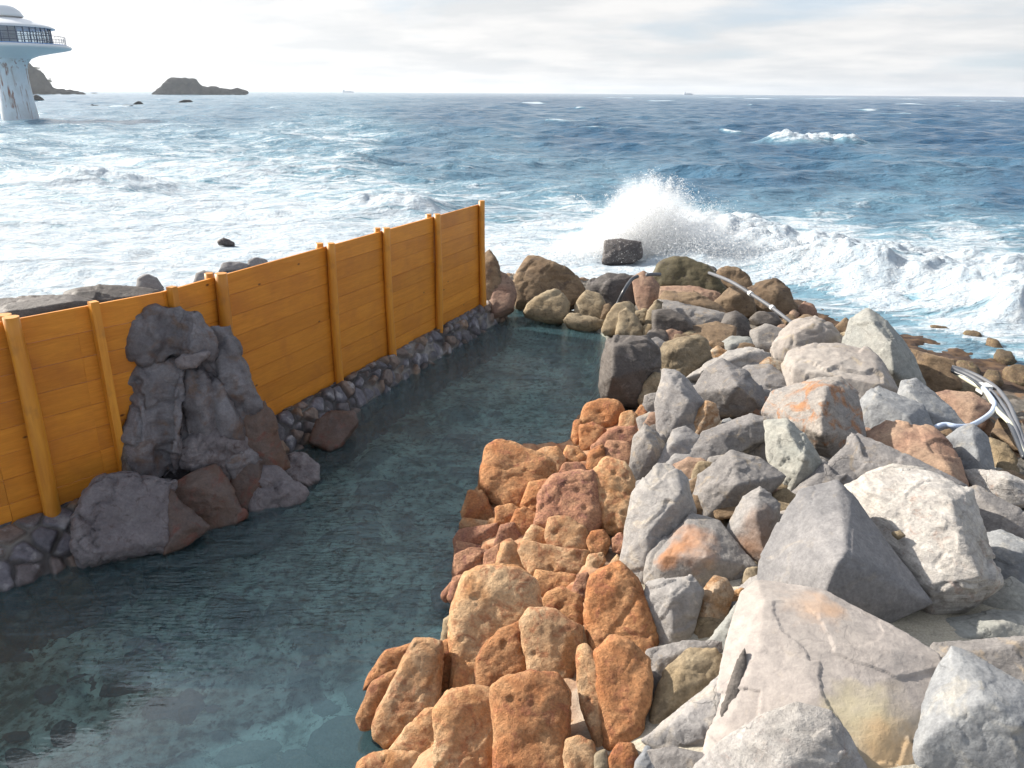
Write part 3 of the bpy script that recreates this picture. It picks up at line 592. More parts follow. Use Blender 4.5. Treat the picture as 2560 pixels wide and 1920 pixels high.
OR('org','great square stone with a hollow in front','636,1320 676,1290 790,1257 905,1266 962,1330 955,1430 925,1470 945,1570 940,1750 650,1750 642,1460',46,.42)
OR('ocr','long thin pale stone between the row and the lumpy red stone','988,1290 1008,1150 1040,1138 1085,1200 1116,1300 1120,1570 1090,1600 1038,1450',50)
OR('org','lumpy red orange stone along the pale polished rock','1078,1170 1150,1107 1222,1128 1308,1200 1308,1360 1262,1385 1258,1530 1205,1580 1130,1580 1126,1400 1106,1260',50)
OR('ocr','small stone at the bottom edge right of the great square stone','945,1750 945,1545 1000,1518 1065,1548 1078,1650 1070,1750',50)
OR('tan','small tan stone at the bottom edge between two orange ones','1068,1750 1068,1605 1120,1580 1138,1680 1130,1750',50)
OR('org','orange stone at the bottom edge beside the small blue grey rock','1138,1750 1136,1620 1180,1553 1242,1562 1268,1640 1240,1750',50)
OR('ocr','cream stone in the bottom left corner of the orange row','20,1750 45,1640 105,1598 260,1588 355,1608 366,1750',40)
OR('ocr','yellow stone at the bottom edge beside the corner cream stone','355,1750 375,1640 500,1638 560,1750',45)
OR('tan','small tan stone deep between the oval and golden stones','1000,1140 1012,1035 1052,1055 1066,1140 1030,1160',50)
OR('ocr','small stone wedged under the upright pillow shaped one','380,1405 390,1340 455,1335 460,1370 400,1420',50)
OR('tan','pale waterline stone above the upright pillow shaped one','392,1120 400,1010 460,985 470,1100 430,1130',50,rnd='m')
OR('red','small dark stone filling the gap right of the lumpy orange stone','975,880 990,810 1040,800 1060,880 1010,930',50)
# --- fountain rockwork
def LR(mat, label, outl, ridge='', beta=60, th=.5, lift=0, **k):
    k.setdefault('amp', 1.5)
    if lift >= .1 and 'perched' not in label or 'right flank' in label: k.update(anchor=(720,1350), off=k.get('off', .12)); beta = 74; lift = 0; th = .32
    elif lift >= .1: k.update(anchor=(720,1350), off=.3); beta = 74; lift = 0; th = .4
    R('E', mat, label, outl, ridge, beta, th, group=GL, **k)
LR('wet','broad top boulder of the fountain with a worn hollow','415,430 428,220 510,163 680,173 700,420 560,470 460,460/670,440 690,215 780,175 855,270 905,340 880,480 720,470','520,200,.2 480,390,.22 600,400,.1/760,215,.3 745,400,.38 830,300,.2',66,.5,lift=1.5,off=.2)
LR('wet','tall main boulder of the fountain with a vertical fold','340,880 348,600 400,430 560,430 700,440 770,500 760,640 740,900 700,1150 560,1185 450,1140 365,950/590,640 700,470 765,500 725,680 710,820 735,1060 690,1170 575,1160 575,900','480,600,.18 450,900,.2 520,1090,.12 560,480,.1/700,520,.28 665,800,.42 650,1060,.36',68,.5,lift=.25)
LR('wtw','small pale stone perched on the tall main boulder','665,480 710,445 850,412 865,445 770,525 690,520','',50,.5,lift=1.45)
LR('wet','pale faced boulder right of the vertical fold','715,720 745,560 820,535 945,605 1005,740 1040,890 1000,960 900,960 740,940','820,580,.1 920,760,.2 830,700,.15',66,.5,lift=.45)
LR('wet','blue grey pillar rock on the right of the fountain','875,480 888,325 990,293 1052,370 1112,560 1148,700 1110,800 1020,830 930,640','980,340,.15 1030,600,.18',68,.4,lift=.7)
LR('wtb','smooth dark brown slab leaning under the pillar rock','1010,820 1120,775 1190,728 1225,800 1335,1095 1255,1120 1080,1030 1020,900','1180,770,.1 1150,950,.14',62,.45,lift=.12)
LR('wtw','twisted violet rock in the middle of the fountain foot','695,990 740,940 830,900 960,875 1065,930 1100,1040 1000,1180 830,1170 700,1110','900,950,.2 1000,960,.2 850,1060,.2',58,.5,lift=.12)
LR('wtw','big rounded white violet boulder at the fountain foot','55,1540 78,1400 118,1280 240,1165 420,1153 640,1210 620,1400 600,1560 420,1590 120,1660','',48,.55)
LR('wtb','red streaked boulder in the centre of the fountain foot','625,1240 760,1160 900,1110 960,1200 1065,1385 1000,1425 850,1465 735,1400','780,1230,.15 920,1260,.2',56,.5)
LR('wtb','low brown boulder between the white and the red streaked boulders','585,1350 625,1250 770,1400 850,1460 740,1550 600,1610','',50,.5)
LR('wtb','brown faceted boulder left of the grey sloping one at the water','985,1200 1085,1035 1175,1060 1185,1180 1120,1345 1050,1380 1000,1290','',56,.5)
LR('wtw','grey sloping boulder with a wet foot at the water','1095,1350 1145,1180 1165,1045 1230,1070 1350,1185 1435,1255 1400,1310 1280,1330 1130,1370','1200,1120,.12 1290,1230,.15',50,.5)
LR('wtw','flat stone with a pale rim right of the brown slab','1285,1160 1320,1050 1420,1028 1500,1095 1512,1200 1440,1230 1350,1205','',40,.5)
LR('wtb','brown triangular rock dipping into the pool','1465,950 1498,840 1560,788 1705,783 1730,850 1640,960 1580,1000','1500,940,.05 1690,800,.08 1560,980,.05',40,.5)
LR('wet','small flat stone at the foot of the big white violet boulder','430,1590 465,1515 580,1500 625,1560 600,1615 470,1615','',40,.5)
LR('wet','broad dark backing rock between the fountain boulders and the fence','380,1000 420,520 560,380 760,340 900,420 1000,700 1060,960 900,1150 500,1150','',lift=.2,off=-.12,rnd='a')
LR('drk','dark rock in the gap behind the tall main boulder','345,1160 352,950 440,1040 460,1160 400,1180','',60,.5,lift=.1)
LR('wtb','brown stones filling the seam above the white violet boulder','415,1190 450,1120 600,1160 640,1240 500,1240','',50,.5,lift=.05)
R('G','wet','small knobbly stone between the fountain top and the pillar rock','850,650 870,590 905,585 915,640 890,700','',74,.3,anchor=(685,882),off=.1,group=GL)
LR('wet','violet boulder filling the right flank of the fountain foot','960,1100 1060,960 1120,1010 1180,1060 1130,1200 1010,1230','',58,.5,lift=.08)
LR('wet','grey stones at the water right of the brown slab foot','1210,790 1270,860 1330,960 1310,1010 1240,960','',55,.5)
LR('wet','dark wall stone left of the big white violet boulder','-10,1420 0,1320 90,1300 110,1380 60,1500 0,1490','',50,.5)
# --- rocks in the sea
R('F','blk','square black rock standing alone in the surf','528,446 532,354 600,350 672,360 678,420 640,440 580,448','540,370,.08 600,385,.25',70,.8,group=GS,zmin=-.6,rnd='m')
R('L','blk','small black rock alone in the foam far behind the fence','1335,765 1340,730 1380,722 1440,750 1438,775','',60,.5,group=GS)
R('L','dgr','grey wet rock in the surf beyond the flat dark ledge','845,1050 850,975 900,950 960,975 1010,1030 990,1060','',55,.5,group=GS,rnd='m')
R('L','drk','long flat dark ledge behind the left fence','405,1110 420,1055 560,1030 780,1038 960,1060 900,1110 500,1135','',25,.4,group=GS)
R('L','drk','wet pale flat ledge at the left picture edge','-60,1200 -40,1100 120,1090 260,1085 420,1075 560,1110 480,1150 60,1230','',14,.3,group=GS)
R('L','dgr','dark craggy rock behind the fence beside the round log post','1195,1000 1205,945 1250,925 1340,945 1350,1000','',60,.5,group=GS,rnd='a')
R('L','dgr','dark rock just above the fence top','1350,930 1370,880 1430,868 1520,885 1500,930','',60,.5,group=GS,rnd='a')
R('L','dgr','grey rock topmost behind the fence','1510,910 1530,860 1570,843 1640,862 1620,910','',60,.5,group=GS,rnd='a')
GI = 'dark rocks awash far out'
R('T','isl','flat topped rocky islet on the horizon','1300,815 1380,790 1385,745 1440,690 1480,668 1600,668 1700,685 1725,735 1760,750 1760,818/1700,818 1720,742 1810,760 1950,765 1985,752 2060,768 2145,780 2150,812 1950,820','',80,.5,group=GI,cat='islet',name='islet',vox=.45)
R('T','isl','dark wooded headland behind the white tower','-60,815 -40,560 120,520 260,560 330,610 385,640 398,685 450,745 460,810/420,812 450,752 600,770 740,805 740,815','',80,.5,group=GI,cat='headland',name='headland',vox=.45,zmin=-.6)
R('T','isl','low dark rock right beside the tower column','250,870 300,812 350,832 385,865 380,875','',70,.5,group=GI,vox=.5)
R('T','isl','tiny flat rock right of the headland tip','760,805 800,795 855,797 858,808','',70,.5,group=GI,vox=.5)
R('T','isl','small dark rock awash left of the islet','1140,902 1170,875 1215,873 1250,903','',70,.5,group=GI,vox=.5)
R('T','isl','long low rock awash beside the small dark one','1040,915 1070,900 1140,903 1170,916','',70,.5,group=GI,vox=.5)
R('T','isl','low rock awash nearest the tower','745,905 790,898 940,908 930,917 860,915','',70,.5,group=GI,vox=.5)
R('T','isl','humped dark rock awash in front of the islet','1520,883 1580,862 1640,855 1678,885 1600,890','',70,.5,group=GI,vox=.5)
# --- weedy lumps on the reef edge
for k, (lab, ol) in enumerate((
  ('weedy brown rock at the far outer edge of the reef','1900,400 1910,365 1960,362 2020,385 2000,410'),
  ('weedy brown rock in the middle of the outer reef edge','2020,440 2030,395 2080,405 2120,450 2080,470'),
  ('weedy brown rock where the outer reef edge turns','2060,500 2080,450 2150,465 2185,520 2120,540'),
  ('weedy rock on the reef nearest the right picture edge','2100,570 2120,540 2190,525 2250,545 2250,640 2150,640'),
  ('dark weedy rock in the reef shallows behind the pipes','1870,560 1880,510 1950,510 2010,560 1980,600'),
  ('weedy rock between the pipes and the reef edge','2000,600 2030,550 2090,560 2120,620 2060,650'),
  ('small weedy rock at the tip of the reef','1740,350 1760,333 1830,345 1850,362 1790,365'))):
    R('A','ref',lab,ol,'',35,.5,group='weedy rocks along the reef edge',rnd='k')
def fillers(n, poly, mat, rad, label, group, cat='stone', seed=1):
    q = random.Random(seed); Pp = np.array(poly, float); k = 0
    while k < n:
        x = q.uniform(Pp[:,0].min(), Pp[:,0].max()); y = q.uniform(Pp[:,1].min(), Pp[:,1].max())
        if sdist(np.array([[x, y]]), Pp)[0] > 0: continue
        A = hit(x/.8641, y/.8641); dpx = q.uniform(*rad)*F/np.linalg.norm(A-O)*.8641; m = q.randint(5, 8); a0 = q.uniform(0, 6)
        pts = ' '.join('%.1f,%.1f' % (x+dpx*q.uniform(.75,1.15)*math.cos(a0+6.283*i/m), y+.8*dpx*q.uniform(.75,1.15)*math.sin(a0+6.283*i/m)) for i in range(m))
        rock('D', q.choice(mat), label, pts, '', q.uniform(30, 50), .6, group=group, name='stone', cat=cat, lift=-.02); k += 1
fillers(95, [(1400,880),(1560,760),(1900,820),(2200,900),(2212,1240),(1900,1180),(1700,1250),(1560,1560),(1400,1500),(1370,1180),(1400,960)], ['gry','lav','gry','blu','tan','grn','rbr'], (.07,.17), 'small stone wedged into a gap between the big pale rocks', 'small stones in the gaps of the pale pile', seed=3)
fillers(75, [(1440,700),(1700,720),(1850,860),(2100,900),(2212,1000),(1700,1150),(1560,1100),(1400,1000),(1400,860),(1330,740)], ['gry','dgr','brn','rbr','gry','tan','dgr','drk'], (.12,.24), 'angular rock half buried between the larger rocks of the pile', 'half buried rocks of the pale pile', cat='rock', seed=21)
fillers(60, [(1060,1640),(1390,1640),(1400,1250),(1360,1020),(1330,900),(1250,900),(1230,960),(1060,980),(1000,1100),(975,1290),(1000,1400),(860,1450),(830,1600)], ['org','red','ocr','ocr'], (.05,.11), 'little orange stone filling a crack of the orange edging', 'little stones in the cracks of the orange edging', seed=5)
fillers(40, [(1320,700),(1500,640),(1600,610),(1720,660),(1900,800),(1800,830),(1600,760),(1400,740)], ['brn','rbr','drk','tan'], (.09,.2), 'small brown stone in a gap between the far boulders', 'small stones in the gaps of the far boulders', seed=8)
def under(mat, label, cx, cy, w, hgt, z=-.46, rot=0, seed=0, nm='stone', **k):
    q = random.Random(seed+cx); m = 8; A = DZ(cx, cy, z); pts = []
    for i in range(m):
        a = 6.283*i/m; rr_ = q.uniform(.82,1.1); x, y = w/2*rr_*math.cos(a), hgt/2*rr_*math.sin(a); c_, s_ = math.cos(rot), math.sin(rot); pts.append('%.1f,%.1f' % (cx+x*c_-y*s_, cy+x*s_+y*c_))
    rock('D', mat, label, ' '.join(pts), '', 12, .3, group='stones under the pool water', name=nm, cat='stone', dist=math.hypot(A[0], A[1]), amp=1.2, **k)
GUW = [('wet','large flat dark stone under the calm water near the bottom of the picture',405,1552,165,95,-.40,0),('grn','round pale ringed stone under water right of the large flat one',570,1552,60,50,-.42,0),
 ('wet','small round stone under water above the ringed one',668,1442,42,34,-.42,0),('drk','dark oval stone under water near the lower left corner',36,1590,62,24,-.42,-.1),('blk','round blackish stone under water near the lower left corner',140,1590,70,62,-.40,0),
 ('blk','dark stone under water at the bottom left edge',45,1640,70,50,-.40,0),('wet','pale worn stone under water at the left edge below the wall',40,1440,60,70,-.42,0),('drk','flat stone under water left of the big dark flat one',270,1490,110,50,-.44,-.2),
 ('grn','pale slab under water under the big white violet boulder',240,1262,150,70,-.30,0),('grn','flat pale slab under water by the twisted rocks',520,1175,170,36,-.30,-.25),('grn','small pale stone under water below the flat pale slab',352,1242,70,18,-.36,-.1),('grn','pale stone step under water left of the middle',352,1272,44,26,-.40,0),
 ('grn','long pale stone under water in the middle of the calm part',540,1625,150,50,-.42,-.2),('gry','broad grey stone under water at the foot of the golden stones',735,1600,150,100,-.22,-.3),('gry','grey stone under water at the bottom edge beside the broad one',640,1655,130,70,-.34,0),
 ('gry','cracked grey stone under water below the finger shaped stone',830,1640,110,90,-.12,0),('wet','faint stone under water between the ringed and the broad one',690,1530,90,50,-.42,0),('gry','grey stone under water close to the finger shaped stone',780,1500,70,60,-.2,.3),
 ('wet','dark stone under water in the reflection of the fence',330,1420,110,60,-.44,0),('drk','blackish stone under water in the darkest reflection',190,1480,90,50,-.44,.2),('wet','stone under water left of the blackish one',110,1500,80,44,-.44,0),('grn','pale stone under water at the foot of the near wall',150,1330,70,36,-.42,0),
 ('gry','submerged grey footing stone below the projecting red slab',960,1290,50,60,-.2,0),('gry','submerged grey footing stone below the cream topped block',950,1390,60,50,-.2,0),('wtb','brown stone under water beside the brown triangular rock',730,960,90,50,-.1,-.4),('drk','dark ledge stone under water at the foot of the far wall',900,830,120,24,-.12,-.45),('drk','dark footing stone under water halfway along the wall',780,905,130,26,-.12,-.5),('drk','dark footing stone under water near the far end of the wall',1010,752,110,16,-.12,-.5)]
for i_, (m_, lab, cx_, cy_, w__, h__, z_, ro_) in enumerate(GUW): under(m_, lab, cx_, cy_, w__, h__, z_, ro_, i_)
#@ENDROCKS
finish_rocks()

# ------------------------------------------------------------------ pool water
mw, nt, b = mat_new('pool_water'); nt.n.remove(b); out = nt.n['Material Output']
g = nt.new('ShaderNodeNewGeometry').outputs['Position']
mp = nt.new('ShaderNodeMapping'); nt.link(g, mp.inputs[0]); mp.inputs['Rotation'].default_value = (0,0,-.12); mp.inputs['Scale'].default_value = (1,3.4,1)
r1 = nt.noise(mp.outputs[0], 1.7, 2, .45, .25); r2 = nt.noise(mp.outputs[0], 8.5, 3, .5, .3); r3 = nt.noise(g, 16, 2, .5)
calm = nt.ramp(nt.noise(g, .45, 2), .42, .58, (.45,.45,.45,1), (1,1,1,1))
sp = nt.new('ShaderNodeSeparateXYZ'); nt.link(g, sp.inputs[0])
yy = nt.ramp(nt.math('MULTIPLY', nt.math('SUBTRACT', sp.outputs[1], 4.9), .55, clamp=True), 0, 1, (.02,.02,.02,1), (1,1,1,1))
h = nt.math('ADD', r1, nt.math('ADD', nt.math('MULTIPLY', r2, .5), nt.math('MULTIPLY', r3, .16)))
h = nt.math('MULTIPLY', nt.math('MULTIPLY', h, calm), yy)
nb = nt.bump(h, 1.0, .135)
fr_ = nt.new('ShaderNodeFresnel'); fr_.inputs['IOR'].default_value = 1.65; nt.link(nb, fr_.inputs['Normal'])
gl = nt.new('ShaderNodeBsdfGlossy'); gl.inputs['Roughness'].default_value = .02; nt.link(nb, gl.inputs['Normal'])
tr = nt.new('ShaderNodeBsdfTransparent'); tr.inputs['Color'].default_value = (.80,.95,.95,1)
df = nt.new('ShaderNodeBsdfDiffuse'); df.inputs['Color'].default_value = (.14,.30,.35,1)
m1 = nt.new('ShaderNodeMixShader'); m1.inputs[0].default_value = .16; nt.link(tr.outputs[0], m1.inputs[1]); nt.link(df.outputs[0], m1.inputs[2])
m2 = nt.new('ShaderNodeMixShader'); nt.link(fr_.outputs[0], m2.inputs[0]); nt.link(m1.outputs[0], m2.inputs[1]); nt.link(gl.outputs[0], m2.inputs[2])
nt.link(m2.outputs[0], out.inputs['Surface'])
wp = [(-.2,2.0),(-.4,3.6),(-.4,4.9),(0,5.2),(0,6.1),(0,7.42),(.2,8.9),(1.1,9.2),(1.3,10.42),(1.8,11.15),(2.2,14.29),(1.9,15.9),(-.07,16.6),(-.75,15.54),(-1.95,12.4),(-3.1,10.0),(-3.75,8.6),(-4.6,7.3),(-5.2,6.2),(-6.4,5.4),(-6.9,2.0)]
pw_ = mesh_np('pool_water', [(x, y, 0.0) for x, y in wp], [list(range(len(wp)))], [mw], smooth=False)
props(pw_, kind='structure')

# ------------------------------------------------------------------ sea
NR, NA = 820, 860
rr = 9.5*(7000/9.5)**(np.linspace(0, 1, NR)); az_ = np.linspace(math.radians(-56), math.radians(56), NA)
RR, AZ = np.meshgrid(rr, az_, indexing='ij'); X = (RR*np.sin(AZ)).ravel(); Y = (RR*np.cos(AZ)).ravel(); RRf = RR.ravel()
sx = X.copy(); sy = Y.copy(); sz = np.zeros_like(X)
dr = RRf*(math.log(7000/9.5)/NR); 
shore = ss(16, 60, RRf)
wr = np.random.default_rng(11)
NW = 64
lam = np.exp(wr.uniform(math.log(.8), math.log(26), NW)); th_ = math.radians(-100)+wr.normal(0, .62, NW); ph = wr.uniform(0, 6.28, NW)
for L_, t_, p_ in zip(lam, th_, ph):
    k = 2*math.pi/L_; kx, ky = math.cos(t_), math.sin(t_); a = .0078*L_**.88
    fade = ss(1.6, 3.2, L_/dr)
    att = fade*((.45+.55*shore) if L_ < 6 else (.15+.85*shore))
    a = a*att; arg = k*(kx*X+ky*Y)+p_; s_, c_ = np.sin(arg), np.cos(arg)
    sz += a*c_; sx -= kx*a*s_*.9; sy -= ky*a*s_*.9
crest = sz.copy()
# far crests keep a visible sea state
FP = [(-50,600,.97),(0,600,.97),(300,580,.97),(600,520,.93),(0,480,.92),(300,480,.92),(600,470,.9),(900,500,.9),(1100,560,.95),(1300,560,1.02),(1250,470,.82),(1050,440,.6),(800,420,.72),(650,390,.72),
 (400,400,.8),(250,370,.80),(80,400,.74),(50,330,.55),(300,320,.52),(600,300,.56),(750,300,.56),(900,330,.28),(1100,380,.36),(1300,420,.46),(1500,400,.2),(1700,380,.14),(1900,370,.24),(2000,400,.32),(2212,420,.12),
 (1900,450,.42),(2212,500,.50),(1700,440,.36),(1750,500,.72),(2100,520,.75),(1500,520,1.05),(1800,560,1.05),(2100,600,1.05),(2212,650,1.05),(2212,740,.72),(1700,640,.8),(1900,640,.8),(2050,690,.8),(1800,700,.75),(1300,300,.10),
 (1700,300,.06),(1700,240,.06),(2100,300,.05),(2100,240,.06),(1000,250,.14),(500,250,.34),(100,250,.38),(100,215,.28),(1200,220,.1),(2212,212,.05),(1000,600,.97),(1300,640,.9)]
fpw = np.array([tuple(DZ(x, y, -.6)[:2])+(f,) for x, y, f in FP])  # foam density; values on the left also paint in the pale sea glare
def lg(x, y): r = np.hypot(x, y); return np.stack([np.arctan2(x, y)*2.2, -14.0/r*.9+np.log(r)*.25], 1)
qa = lg(fpw[:,0], fpw[:,1]); qb = lg(X, Y); num = 0; den = 0
for k in range(len(fpw)):
    w = 1/(np.sum((qb-qa[k])**2, 1)+.0006)**1.8; num = num+w*fpw[k,2]; den = den+w
foam = num/den
pp = np.stack([X, Y, X*0], 1)
# surf ridge rolling over the rocks
def ridge_d(pts_, wd):
    d = np.full(len(X), 1e9); tt = np.zeros(len(X)); P = np.stack([X, Y], 1)
    pts_ = np.array(pts_); m = len(pts_)-1
    for k in range(m):
        a, b_ = pts_[k], pts_[k+1]; e = b_-a; t = np.clip(((P-a)@e)/(e@e), 0, 1); q = np.linalg.norm(P-a-t[:,None]*e, axis=1)
        u = q < d; d = np.where(u, q, d); tt = np.where(u, (k+t)/m, tt)
    return d, tt
def pxs(L): return [DZ(x, y, -.6)[:2] for x, y in L]
lump = fbm(pp*1.3, 4, 71, .5)+.12*fbm(pp*5, 3, 75)
def surf(L, wid_, hgt, fo, end=.12, sharp=1.0):
    global sz, foam
    d, t = ridge_d(pxs(L), wid_); e = ss(0, end, t)*ss(1, 1-end, t) if end else 1
    g = np.exp(-(d/wid_)**2*1.2)*e
    sz = sz + g*hgt*(1+.45*lump*sharp); foam = np.maximum(foam, foam*0+fo*np.exp(-(d/wid_)**2*.8)*e if fo else foam)
    return g
surf([(1400,525),(1500,530),(1700,575),(1900,615),(2100,645),(2330,690)], 2.2, .85, 1.1, .08)
surf([(1420,500),(1550,495),(1700,530),(1900,560),(2100,585),(2330,610)], 2.0, .55, 1.1, .1)
surf([(1640,318),(1720,312),(1800,310),(1890,318)], 3.0, 1.1, 1.0, .25)
surf([(90,408),(170,402),(250,397),(370,401),(450,405)], 3.0, .7, 1.0, .35)
surf([(700,362),(800,355),(920,352)], 2.4, .5, .5, .4)
surf([(850,368),(950,366),(1060,370)], 2.2, .42, .5, .4)
surf([(620,308),(720,304),(850,306)], 2.6, .6, .8, .3)
surf([(700,450),(850,455),(1000,465)], 1.6, .55, .85, .3)
for x, y, w_ in ((1960,226,2),(1810,212,2.6),(1780,214,3),(1555,211,3),(1430,219,2.5),(1960,214,2.5),(1350,212,3),(2130,219,2.5),(1640,214,3),(1880,240,1.5),(1580,290,1.5),(1150,225,2),(600,235,2),(260,232,2.5)):
    surf([(x-14*w_,y),(x+14*w_,y)], DZ(x,y,-.6)[1]*.02, .4, .9, .3, .5)
# whitecaps on the steepest crests
foam = np.maximum(foam, .85*ss(.62, .95, crest)*(fbm(pp*.12, 2, 91) > .05))
foam = foam + .10*fbm(pp*.25, 3, 95)*(foam > .3)*(foam < .9)
surfz = ss(.85, 1.0, foam)*(RRf < 40)
sz = sz + surfz*(.07*lump+.035*fbm(pp*3.5, 3, 99))
# run-up over the reef and land mask
land = base_h(np.stack([X, Y], 1)[RRf < 40]); L0 = np.full(len(X), -5.); L0[RRf < 40] = land
near = ss(14, 22, RRf)
sz = np.where(L0 > -1.3, sz*ss(-.35, -1.3, L0), sz)
foam = np.where((L0 > -.75) & (X > 5), foam*.72+.02, foam)
Vs = np.stack([sx, sy, -.6+sz], 1)
ii = np.arange(NR*NA).reshape(NR, NA)
fs = np.stack([ii[:-1,:-1].ravel(), ii[:-1,1:].ravel(), ii[1:,1:].ravel(), ii[1:,:-1].ravel()], 1)
Pxy = np.stack([X, Y], 1); keep = np.ones(len(X), bool); nm = RRf < 24
hn = base_h(Pxy[nm]); sdn = sdist(Pxy[nm], POOL); keep[nm] = ~((hn > -.30) | (sdn < .5))
fs = fs[keep[fs].all(1)]
mS, nt, b = mat_new('sea_water'); g = nt.new('ShaderNodeNewGeometry').outputs['Position']
fo = nt.attr('foam').outputs['Fac']
mp = nt.new('ShaderNodeMapping'); nt.link(g, mp.inputs[0]); mp.inputs['Scale'].default_value = (.55,1.5,.6); mp.inputs['Rotation'].default_value = (0,0,.08)
f1 = nt.noise(mp.outputs[0], .55, 9, .62, .7); f2n = nt.noise(mp.outputs[0], 2.2, 6, .6, 1.2)
vo = nt.new('ShaderNodeTexVoronoi', feature='DISTANCE_TO_EDGE'); vo.inputs['Scale'].default_value = .9
wn = nt.new('ShaderNodeTexNoise'); wn.inputs['Scale'].default_value = .8; wn.inputs['Detail'].default_value = 6; nt.link(g, wn.inputs['Vector'])
nt.link(nt.vmath('ADD', mp.outputs[0], nt.vmath('MULTIPLY', wn.outputs['Color'], (1.6,1.6,0))), vo.inputs['Vector'])
web = nt.ramp(vo.outputs['Distance'], 0, .16, (1,1,1,1), (0,0,0,1))
val = nt.math('ADD', fo, nt.math('MULTIPLY', nt.math('SUBTRACT', f1, .5), 1.5))
val = nt.math('ADD', val, nt.math('MULTIPLY', nt.math('SUBTRACT', f2n, .5), .7))
val = nt.math('ADD', val, nt.math('MULTIPLY', nt.math('MULTIPLY', web, fo), .28))
mask = nt.ramp(val, .60, .86)
mask = nt.math('MULTIPLY', mask, nt.ramp(fo, .03, .10))
deep = nt.mix(nt.ramp(fo, .05, .75), (.009,.064,.138,1), (.17,.31,.39,1))
foamc = nt.mix(nt.ramp(nt.noise(g, 3, 6, .65), .35, .65), (.42,.50,.57,1), (.57,.61,.64,1))
nt.link(nt.mix(mask, deep, foamc), b.inputs['Base Color'])
nt.link(nt.math('ADD', nt.math('MULTIPLY', mask, .6), .18), b.inputs['Roughness']); b.inputs['IOR'].default_value = 1.33
nt.link(nt.math('SUBTRACT', .36, nt.math('MULTIPLY', mask, .2)), b.inputs['Specular IOR Level'])
mpb = nt.new('ShaderNodeMapping'); nt.link(g, mpb.inputs[0]); mpb.inputs['Scale'].default_value = (.7,1.3,1)
w1n = nt.noise(mpb.outputs[0], 1.1, 7, .6, .3); w2n = nt.noise(mpb.outputs[0], .28, 5, .55, .2)
b1 = nt.bump(w1n, 1.0, .34); b2 = nt.bump(w2n, 1.0, .9, b1)
fb = nt.noise(g, 4, 8, .7)
b3 = nt.bump(nt.math('MULTIPLY', fb, mask), .8, .16, b2)
nt.link(b3, b.inputs['Normal'])
so = mesh_np('sea', Vs, fs, [mS], attrs={'foam': foam}); props(so, kind='structure')
# ------------------------------------------------------------------ spray thrown up by the breaking wave
def droplets(name, pos, size, mat, label, cat):
    n = len(pos); t = np.array([(0,0,1.),(.94,0,-.33),(-.47,.82,-.33),(-.47,-.82,-.33)])
    a = rng.uniform(0, 6.28, n); b_ = rng.uniform(0, 3.14, n); ca, sa, cb, sb = np.cos(a), np.sin(a), np.cos(b_), np.sin(b_)
    Rm = np.empty((n,3,3)); Rm[:,0] = np.stack([ca,-sa,0*a],1); Rm[:,1] = np.stack([sa*cb,ca*cb,-sb],1); Rm[:,2] = np.stack([sa*sb,ca*sb,cb],1)
    v = np.einsum('nij,kj->nki', Rm, t)*size[:,None,None] + pos[:,None,:]
    f = (np.array([(0,1,2),(0,2,3),(0,3,1),(1,3,2)])[None]+4*np.arange(n)[:,None,None]).reshape(-1,3)
    o = mesh_np(name, v.reshape(-1,3), f, [mat], smooth=True); return props(o, label, cat, None, 'stuff')
msp, nt, b = mat_new('spray_white'); b.inputs['Base Color'].default_value = (.97,.975,.98,1); b.inputs['Roughness'].default_value = .6
b.inputs['Subsurface Weight'].default_value = 0; 
tl = nt.new('ShaderNodeBsdfTranslucent'); tl.inputs['Color'].default_value = (.97,.975,.98,1); ms = nt.new('ShaderNodeMixShader'); ms.inputs[0].default_value = .6
nt.link(b.outputs[0], ms.inputs[1]); nt.link(tl.outputs[0], ms.inputs[2])
tp_ = nt.new('ShaderNodeBsdfTransparent'); mt_ = nt.new('ShaderNodeMixShader'); mt_.inputs[0].default_value = .35; nt.link(ms.outputs[0], mt_.inputs[1]); nt.link(tp_.outputs[0], mt_.inputs[2])
nt.link(mt_.outputs[0], nt.n['Material Output'].inputs['Surface'])
pos = []; siz = []
def jet(px, py, top, n, w, spread=.35, smin=.010, smax=.03):
    px += SH; base = DZ(px, py, -.5); tp = DZ(px, top, 0); hd = math.hypot(base[0], base[1]); zt = atdist(px/.8641, top/.8641, hd)[2]
    u = rng.beta(1.0, 2.0, n); z = -.5+u*(zt+.5)
    wd = w*(1-.55*u)
    pos.append(np.stack([base[0]+rng.normal(0, 1, n)*wd*.5, base[1]+rng.normal(0, 1, n)*wd*.45, z+rng.normal(0,.06,n)], 1))
    siz.append(rng.uniform(smin, smax, n)*(1-.4*u)*np.where(rng.random(n) < .06, 1.8, 1))
SH = -38
for px, py, top, n, w in ((1340,545,440,3500,.8),(1370,545,405,5000,.9),(1400,545,378,6500,.9),(1430,545,362,8500,1.0),(1460,545,366,8500,1.0),(1490,550,385,6500,1.0),(1530,555,410,6000,1.1),(1575,560,432,6000,1.1),
    (1630,565,455,5000,1.2),(1690,570,478,4000,1.3),(1760,590,505,3000,1.3),(1850,600,535,2500,1.4),(1950,620,560,2000,1.4),(1290,550,490,2500,1.0),(1240,560,520,1500,1.0)):
    jet(px, py, top, n, w)
for px, py, top, n, w in ((1480,550,380,9000,1.9),(1560,560,420,9000,2.2),(1660,575,462,7000,2.4),(1380,548,410,6000,1.8),(1780,600,500,4000,2.4)): jet(px, py, top, n, w, smin=.006, smax=.014)
